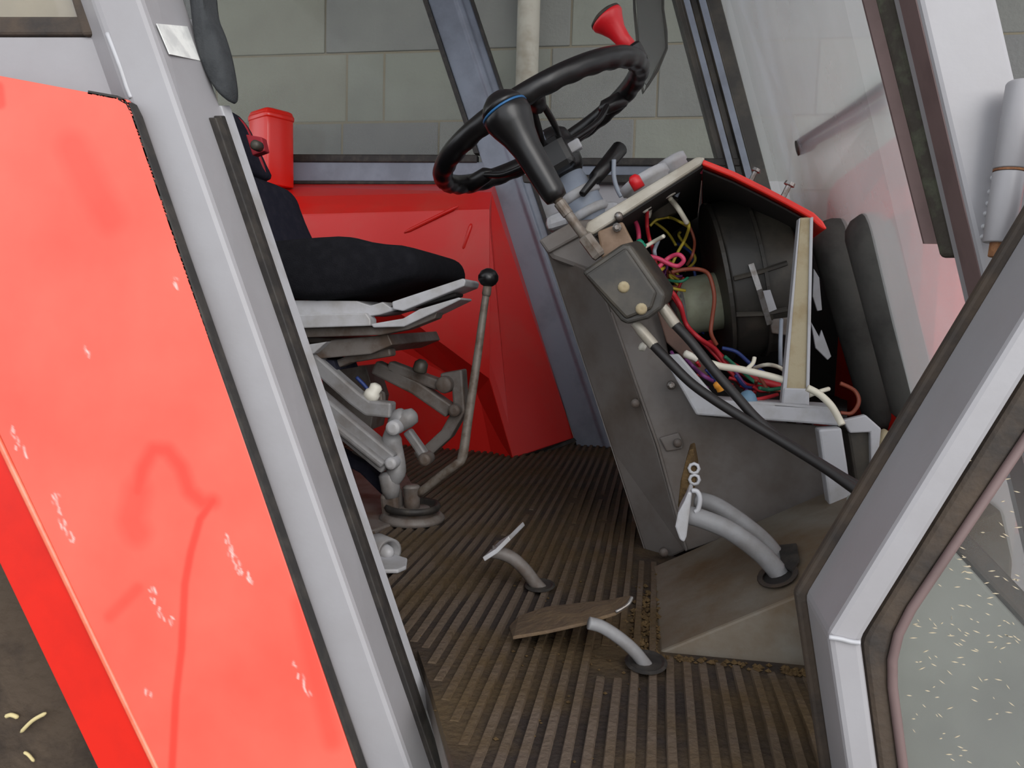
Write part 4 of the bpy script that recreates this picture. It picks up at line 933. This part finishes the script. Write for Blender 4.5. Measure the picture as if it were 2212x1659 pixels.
wire('white', [(1630, 795), (1655, 788), (1680, 792), (1700, 805)], 1.2, 0.003, 'thin white wire arched above the thick white cable')
wire('white', [(1612, 798), (1626, 785), (1630, 772)], 1.15, 0.003, 'small white wire end sticking up from the tray')
wire('white', [(1744, 856), (1770, 846), (1790, 840)], 1.14, 0.003, 'thin white wire right of the strut foot')
wire('brown', [(1815, 828), (1846, 844), (1855, 868), (1840, 892), (1815, 892)], 1.20, 0.003, 'thin red-brown wire looping out past the tray', 0.004)
wire('grey', [(1688, 690), (1686, 740), (1686, 790)], 1.22, 0.003, 'grey wire hanging beside the tan strut')
wire('yellow', [(1380, 440), (1402, 470), (1440, 500), (1460, 530)], W0+0.08, 0.0022, 'thin yellow wire slanting behind the white sleeve')
wire('red', [(1506, 380), (1525, 390), (1552, 402)], W0+0.05, 0.003, 'red wire under the red dash cowl')
wire('pink', [(1510, 352), (1518, 362), (1516, 372)], W0-0.05, 0.003, 'short pink wire at the upper corner of the instrument panel')
wr = random.Random(11)
for i in range(16):
    x_, y_ = wr.uniform(1400, 1480), wr.uniform(470, 640)
    cl_ = wr.choice(['red', 'yellow', 'green', 'brown', 'blue', 'purple'])
    wire(cl_, [(x_, y_), (x_+wr.uniform(-20, 40), y_+wr.uniform(5, 35)), (x_+wr.uniform(-10, 60), y_+wr.uniform(20, 70)), (x_+wr.uniform(0, 60), y_+wr.uniform(40, 110))], 1.34, 0.0024, 'thin %s wire tangled deep behind the control box' % cl_)
for i in range(16):
    x_ = wr.uniform(1490, 1660); y_ = 800+(x_-1490)*0.25
    cl_ = wr.choice(['red', 'red', 'green', 'blue', 'brown', 'purple'])
    wire(cl_, [(x_, y_+wr.uniform(-30, 5)), (x_+wr.uniform(5, 30), y_+wr.uniform(0, 18)), (x_+wr.uniform(20, 60), y_+wr.uniform(8, 26))], 1.20, 0.0026, 'short %s wire piece lying on the dash tray' % cl_)
def conn(name, p, q, y, r, m, label, cat='connector'):
    A_, B_ = PY(p[0], p[1], y), PY(q[0], q[1], y); l_ = (B_-A_).length
    o = mesh_obj(name, *g_lathe(A_, B_-A_, [(-0.001, r*0.5), (0.001, r), (l_*0.55, r), (l_*0.6, r*0.85), (l_, r*0.85), (l_+0.001, r*0.4)], 10), m, smooth=True)
    tag(o, label, cat); return o
conn('wire_connector', (1549, 825), (1558, 844), 1.13, 0.0068, ORANGE, 'orange wire connector lying on the tray')
conn('wire_connector', (1478, 763), (1506, 776), 1.14, 0.0055, WHITE, 'white wire connector at the upper end of the tray')
conn('wire_connector', (1376, 521), (1392, 535), 1.18, 0.0062, GREENW, 'green wire sleeve behind the control box')
conn('wire_connector', (1398, 470), (1404, 448), W0, 0.005, ALU, 'small pale wire connector under the instrument panel')
conn('bulb_holder', (1432, 394), (1446, 424), W0-0.02, 0.012, WHITE, 'white bulb holder under the instrument panel', 'bulb holder')
conn('bulb_holder', (1384, 452), (1402, 440), W0-0.03, 0.008, WHITE, 'small white bulb holder near the gauge', 'bulb holder')
conn('gauge_back', (1418, 420), (1436, 470), W0+0.06, 0.03, BLACKM, 'black gauge body hanging under the instrument panel', 'gauge')
conn('cable_tie', (1382, 747), (1394, 752), 1.10, 0.006, WHITE, 'small white clip beside the lower control cable', 'clip')
bb0 = PY(1612, 858, 1.13)
o = mesh_obj('blue_cap', *g_lathe(bb0-Vector((0, 0, 0.014)), (0.15, 0, 1), [(0, 0.009), (0.004, 0.013), (0.012, 0.0135), (0.02, 0.009), (0.024, 0.003)], 16), BLUEP, smooth=True)
tag(o, 'round blue plastic cap on the tray beside the cables', 'cap')

# ------------------------------------------------------------------ pedals
def pedal_arm(pts, y0, y1, r):
    n = len(pts); return smooth_path([PY(x, y, y0+(y1-y0)*i/(n-1)) for i, (x, y) in enumerate(pts)], 6)
bp0 = toe(1690, 1240)
for i, (pts, yy, lab) in enumerate((
        ([(1484, 1112), (1520, 1122), (1580, 1148), (1640, 1192), (1672, 1225), (1696, 1258)], (0.965, toe(1690, 1240).y), 'nearer of the two curved brake pedals, pad edge worn bright'),
        ([(1506, 1080), (1545, 1092), (1600, 1128), (1650, 1170), (1682, 1210), (1706, 1240)], (1.03, toe(1700, 1215).y+0.02), 'farther of the two curved brake pedals, half hidden'))):
    bpd = thing('brake_pedal', toe(1690, 1240-i*20), lab, 'pedal', 'brake pedals')
    p_ = pedal_arm(pts, yy[0], yy[1], 0.011)
    mesh_obj('arm', *g_tube(p_, 0.0112, 12), CAST, bpd, smooth=True)
    y_ = yy[0]
    if i == 0:
        pd = mesh_obj('pad', *g_prism([PY(x, y, y_-0.02) for x, y in ((1486, 1062), (1494, 1066), (1488, 1120), (1483, 1160), (1478, 1172), (1468, 1166), (1458, 1138), (1464, 1108), (1478, 1082))], (0.004, 0.05, 0)), GREYL, bpd, bevel=0.002)
        mesh_obj('pad_loop', *g_tube(smooth_path([PY(x, y, y_-0.01) for x, y in ((1494, 1060), (1506, 1062), (1512, 1078), (1508, 1100), (1500, 1106))], 4), 0.003, 8), GREYL, bpd, smooth=True)
    else:
        mesh_obj('pad', *g_prism([PY(x, y, y_-0.02) for x, y in ((1488, 972), (1498, 968), (1506, 1010), (1502, 1052), (1488, 1068), (1470, 1098), (1464, 1096), (1470, 1040), (1480, 1000))], (0.004, 0.05, 0)), MUD, bpd, bevel=0.002, label='mud-caked pedal pad')
        for px, py in ((1499, 1012), (1500, 1036)):
            mesh_obj('pad_eye', *g_tube([PY(px, py, y_-0.022)+Vector((0.006*math.cos(k*math.pi/4), 0, 0.006*math.sin(k*math.pi/4))) for k in range(8)], 0.0022, 6, closed=True), GREYL, bpd, smooth=True)
gr = thing('pedal_gaiter', toe(1685, 1240), 'black rubber gaiter plate around the brake pedals', 'gaiter')
def toe_ring(cx_, cy_, rx, ry, lift, n=20, rot=0.25): return [toe(cx_+rx*math.cos(2*math.pi*k/n)*math.cos(rot)+ry*math.sin(2*math.pi*k/n)*math.sin(rot), cy_-rx*math.cos(2*math.pi*k/n)*math.sin(rot)+ry*math.sin(2*math.pi*k/n)*math.cos(rot), lift) for k in range(n)]
mesh_obj('plate', *g_loft([toe_ring(1680, 1242, 46, 28, 0.0005), toe_ring(1680, 1242, 44, 26, 0.004), toe_ring(1680, 1243, 34, 19, 0.004), toe_ring(1680, 1244, 32, 17, 0.001)]), RUBB, gr)
mesh_obj('flap', *g_prism([toe(x, y, 0.004) for x, y in ((1684, 1182), (1722, 1178), (1728, 1212), (1712, 1236), (1690, 1224))], tn*0.003), RUB, gr)
mesh_obj('hole', *g_loft([toe_ring(1680, 1244, 32, 17, 0.0008), toe_ring(1680, 1244, 30, 16, 0.0012)]), DARK, gr)
# clutch and throttle pedals standing on the floor
def floor_ring(px, py, r_, z, n=18, k=1.4):
    c = PZ(px, py, FLOOR); return [Vector((c.x+r_*math.cos(2*math.pi*i/n), c.y+r_*k*math.sin(2*math.pi*i/n), z)) for i in range(n)]
for nm_, arm, padp, hole, lab, r_ in (
    ('clutch_pedal', [(1062, 1192), (1085, 1196), (1110, 1208), (1135, 1232), (1155, 1258), (1170, 1274)], None, (1166, 1274), 'small pedal with thin curved arm near the middle of the floor', 0.0085),
    ('throttle_pedal', [(1272, 1346), (1300, 1354), (1335, 1376), (1368, 1404), (1390, 1430), (1404, 1448)], None, (1395, 1442), 'wide mud-covered pedal plate in front of the toe board', 0.0066)):
    hc = PZ(hole[0], hole[1], FLOOR)
    pd = thing(nm_, hc, lab, 'pedal')
    a0 = PY(arm[0][0], arm[0][1], hc.y-0.02)
    p_ = smooth_path([PY(x, y, hc.y-0.02+0.02*i/5) for i, (x, y) in enumerate(arm)], 6)
    mesh_obj('arm', *g_tube(p_, r_, 10), CAST if nm_ == 'throttle_pedal' else CASTD, pd, smooth=True)
    mesh_obj('floor_hole', *g_loft([floor_ring(hole[0], hole[1], 0.022 if nm_ == 'throttle_pedal' else 0.020, FLOOR+0.0062), floor_ring(hole[0], hole[1], 0.019 if nm_ == 'throttle_pedal' else 0.017, FLOOR+0.0078), floor_ring(hole[0], hole[1], 0.015 if nm_ == 'throttle_pedal' else 0.013, FLOOR+0.0055)]), RUB, pd)
    if nm_ == 'clutch_pedal':
        y_ = hc.y-0.02
        pts = [PY(1042, 1204, y_-0.03), PY(1096, 1160, y_-0.03), PY(1100, 1152, y_+0.05), PY(1048, 1196, y_+0.05)]
        pts = [PY(1042, 1204, y_-0.03), PY(1070, 1186, y_-0.03), PY(1098, 1158, y_-0.03)]
        mesh_obj('pad', *g_strip(pts, [p+Vector((0.004, 0.09, -0.004)) for p in pts], (0.003, 0, -0.005)), GREYL, pd, bevel=0.001)
    else:
        zc_ = lambda x, y, yy: PY(x, y, yy)
        y_ = hc.y
        f0 = [(1108, 1374, y_-0.0), (1180, 1362, y_), (1262, 1344, y_), (1330, 1322, y_), (1356, 1306, y_+0.005), (1365, 1290, y_+0.012)]
        b0 = [(1100, 1352, y_+0.07), (1120, 1330, y_+0.09), (1180, 1310, y_+0.1), (1250, 1302, y_+0.1), (1310, 1296, y_+0.09), (1362, 1286, y_+0.03)]
        mesh_obj('pad', *g_strip([PY(*q) for q in f0], [PY(*q) for q in b0], (0, 0, -0.004)), mat('mud_caked_plate', (92, 74, 56), 0.85, col2=(108, 88, 64), scale=30, bump=0.4, bscale=90), pd, bevel=0.001)
        mesh_obj('pad_edge', *g_tube(smooth_path([PY(x, y, yy-0.002) for x, y, yy in f0[3:]], 5), 0.002, 6), STEEL, pd, smooth=True)

# ------------------------------------------------------------------ beyond the windscreen
hood = thing('engine_hood', (0.9, 1.41, 0.9), 'red engine hood seen through the dusty windscreen', 'hood')
hz_ = PY(1890, 262, 1.42).z
mesh_obj('hood_shell', *g_box((1.20, 1.60, (hz_+1.05)/2), (0.84, 0, 0), (0, 0.35, 0), (0, 0, (hz_-1.05)/2)), RED, hood, bevel=0.06, seg=4)
mesh_obj('side_grille', *g_box((1.3, 1.55, 0.85), (0.65, 0, 0), (0, 0.28, 0), (0, 0, 0.2)), BLACKM, hood, bevel=0.02)
def roll(p, q, y, r_, m, label):
    A_, B_ = PY(p[0], p[1], y), PY(q[0], q[1], y); l_ = (B_-A_).length
    o = mesh_obj('air_duct', *g_lathe(A_, B_-A_, [(-r_*0.9, r_*0.2), (-r_*0.75, r_*0.6), (-r_*0.4, r_*0.9), (0, r_), (l_, r_), (l_+r_*0.5, r_*0.7), (l_+r_*0.6, r_*0.2)], 24), m, smooth=True)
    tag(o, label, 'duct', 'ducts below the windscreen'); return o
roll((1800, 515), (1915, 900), 1.34, 0.034, DUCT, 'dark padded duct standing beside the tan strut, left of the pair')
roll((1878, 505), (1978, 880), 1.18, 0.032, DUCT, 'dark padded duct nearer the front pillar, right of the pair')
wp = thing('wiper', PP(1716, 322, nt_, Vector((1, 0, 0.25)).normalized()), 'grey wiper arm lying across the lower windscreen', 'wiper')
wpn = (ft2-nt_).cross(nb2-nt_).normalized()
if wpn.x < 0: wpn = -wpn
wq = [PP(x, y, nt_, wpn) for x, y in ((1716, 322), (1810, 268), (1912, 200))]
mesh_obj('arm', *g_bar([p+wpn*0.03 for p in wq], 0.006, 0.010, wpn), GREYL, wp)
mesh_obj('blade', *g_bar([p+wpn*0.014+Vector((0, 0, 0.012)) for p in wq], 0.018, 0.008, wpn), GREYL, wp)
mesh_obj('pivot', *g_lathe(wq[0]-wpn*0.0+wpn*0.004, wpn, [(0, 0.014), (0.028, 0.012), (0.034, 0.008)], 12), BLACKM, wp, smooth=True)
mr_ = thing('side_mirror', PY(1405, 100, 2.34), 'dark framed rear-view mirror outside the far door window', 'mirror')
mp = [(1366, -130), (1425, -130), (1432, 20), (1440, 105), (1398, 186), (1384, 170)]
mp = [PY(x, y, 2.36) for x, y in mp]
mesh_obj('mirror_plate', *g_prism(mp, (0, 0.012, 0)), MIRROR, mr_, bevel=0.003)
mesh_obj('mirror_rim', *g_tube(smooth_path(mp, 2, closed=True), 0.004, 8, closed=True), BLACKM, mr_, smooth=True)
mesh_obj('mirror_stay', *g_tube([PY(1400, -125, 2.365), PY(1470, -160, 2.27)], 0.008, 10), BLACKM, mr_, smooth=True)

# ------------------------------------------------------------------ open door at the lower right
DY = 0.56
door = thing('cab_door', PY(1850, 2000, DY), 'open grey door with rubber seal and dirt-flecked glass', 'door')
rid = [(2560, 115), (1788, 1372), (1842, 1740), (1880, 2000)]
fr2 = [(2660, 95), (1861, 1384), (1908, 1740), (1950, 2000)]
P1 = [PY(x, y, DY) for x, y in rid]; P2 = [PY(x, y, DY) for x, y in fr2]
dfr = mesh_obj('door_frame', *g_strip(P1, P2, (0, 0.085, 0)), GREY, door, bevel=0.004, label='grey kinked door frame')
bk = [p+Vector((-0.003, 0.086, 0)) for p in P1]
mesh_obj('edge_seal', *g_bar(bk, 0.012, 0.010, (0, 1, 0)), RUBB, dfr, bevel=0.003)
mesh_obj('corner_weld', *g_tube(smooth_path([PY(x, y, DY-0.001) for x, y in ((1790, 1376), (1815, 1380), (1838, 1386), (1858, 1388))], 4), 0.0018, 6), GREYL, dfr, smooth=True)
in1 = [(2660, 95), (1861, 1384), (1908, 1740), (1950, 2000)]
in2 = [(2780, 100), (1912, 1392), (1958, 1740), (2000, 2000)]
I1 = [PY(x, y, DY+0.012) for x, y in in1]
I2 = [PY(x, y, DY+0.012) for x, y in in2]
# round the inner corner of the rubber
def round_corner(P_, a=0.9):
    d1 = (P_[0]-P_[1]).normalized(); d2 = (P_[2]-P_[1]).normalized()
    r_ = 0.03
    q = [P_[1]+d1*r_, P_[1]+d1*r_*0.45+d2*r_*0.12, P_[1]+d1*r_*0.12+d2*r_*0.45, P_[1]+d2*r_]
    return [P_[0]]+q+P_[2:]
J1 = round_corner(I1); J2 = round_corner(I2)
J1[1:5] = [I1[1]+(J1[1]-I1[1])*0.3, I1[1]+(J1[2]-I1[1])*0.2, I1[1]+(J1[3]-I1[1])*0.2, I1[1]+(J1[4]-I1[1])*0.3]
mesh_obj('glazing_rubber', *g_strip(J1, J2, (0, 0.02, 0)), RUBB, door, bevel=0.004, label='brown rubber glazing strip')
mesh_obj('glazing_bead', *g_tube([p+Vector((0.001, -0.001, 0)) for p in J2], 0.0034, 8), PURP, door, smooth=True)
gpts = [J2[0]]+J2[1:]+[PY(2900, 2000, DY+0.012), PY(2900, 100, DY+0.012)]
mesh_obj('door_glass', *g_prism([p+Vector((-0.004 if i < len(J2) else 0, 0.004, 0)) for i, p in enumerate(gpts)], (0, 0.004, 0)), G_DOOR, door)
mesh_obj('door_frame', *g_strip([PY(2900, 40, DY), PY(2900, 2000, DY)], [PY(2970, 40, DY), PY(2970, 2000, DY)], (0, 0.085, 0)), GREY, door, bevel=0.004)
fl = random.Random(5)
fleckA = mat('dirt_fleck', (190, 176, 150), 0.8)
V, F = [], []
for i in range(150):
    if i < 80: x_, y_ = fl.uniform(2030, 2205), fl.uniform(980, 1400)
    else: x_, y_ = fl.uniform(1960, 2205), fl.uniform(1330, 1650)
    c = PY(x_, y_, DY+0.0152); l_ = fl.uniform(0.0009, 0.0026); a_ = fl.gauss(-0.25, 0.35) if i < 80 else fl.uniform(-0.9, 0.6)
    dx_, dz_ = math.cos(a_)*l_, math.sin(a_)*l_; n_ = 0.00038
    pts = [c+Vector((-dx_, 0, -dz_)), c+Vector((dz_*0.1, 0, -n_)), c+Vector((dx_, 0, dz_)), c+Vector((0, 0, n_))]
    v_, f_ = g_prism(pts, (0, 0.0006, 0)); b0 = len(V); V += v_; F += [[b0+q for q in ff_] for ff_ in f_]
fk = mesh_obj('dirt_flecks', V, F, fleckA, door); fk['kind'] = 'stuff'; fk['label'] = 'pale dirt flecks stuck to the door glass'
# grey-green tank below the front pillar, seen through the door glass
tk = thing('fuel_tank', PY(2050, 1800, 0.74), 'grey-green tank side with a dark strip for its shadow gap behind the door glass', 'tank')
mesh_obj('tank_side', *g_prism([PY(x, y, 0.72) for x, y in ((1885, 1120), (2010, 1130), (2052, 1178), (2330, 1480), (2330, 1950), (1885, 1950))], (0, 0.10, 0)), TANK, tk, bevel=0.004)
mesh_obj('tank_gap_shadow', *g_prism([PY(x, y, 0.725) for x, y in ((2040, 1160), (2078, 1138), (2350, 1420), (2350, 1490))], (0, 0.08, 0)), RUBB, tk, bevel=0.004)  # dark strip put in for the shadow gap along the tank
# straw lying on the tyre
for pa, pb, r_, lab in (((45, 1582), (100, 1540), 0.0022, 'long pale straw lying on the dark tyre'), ((12, 1548), (40, 1550), 0.0024, 'short thick straw beside the long one on the tyre'), ((52, 1625), (74, 1645), 0.0018, 'small bent straw at the bottom of the tyre')):
    A_, B_ = PY(pa[0], pa[1], 0.712), PY(pb[0], pb[1], 0.712)
    mid = A_.lerp(B_, 0.5)+Vector((0, -0.001, 0.003))
    o = mesh_obj('straw', *g_tube(smooth_path([A_, mid, B_], 4), [r_*0.5]+[r_]*7+[r_*0.5], 6), STRAW, smooth=True)
    tag(o, lab, 'straw', 'straws on the tyre')
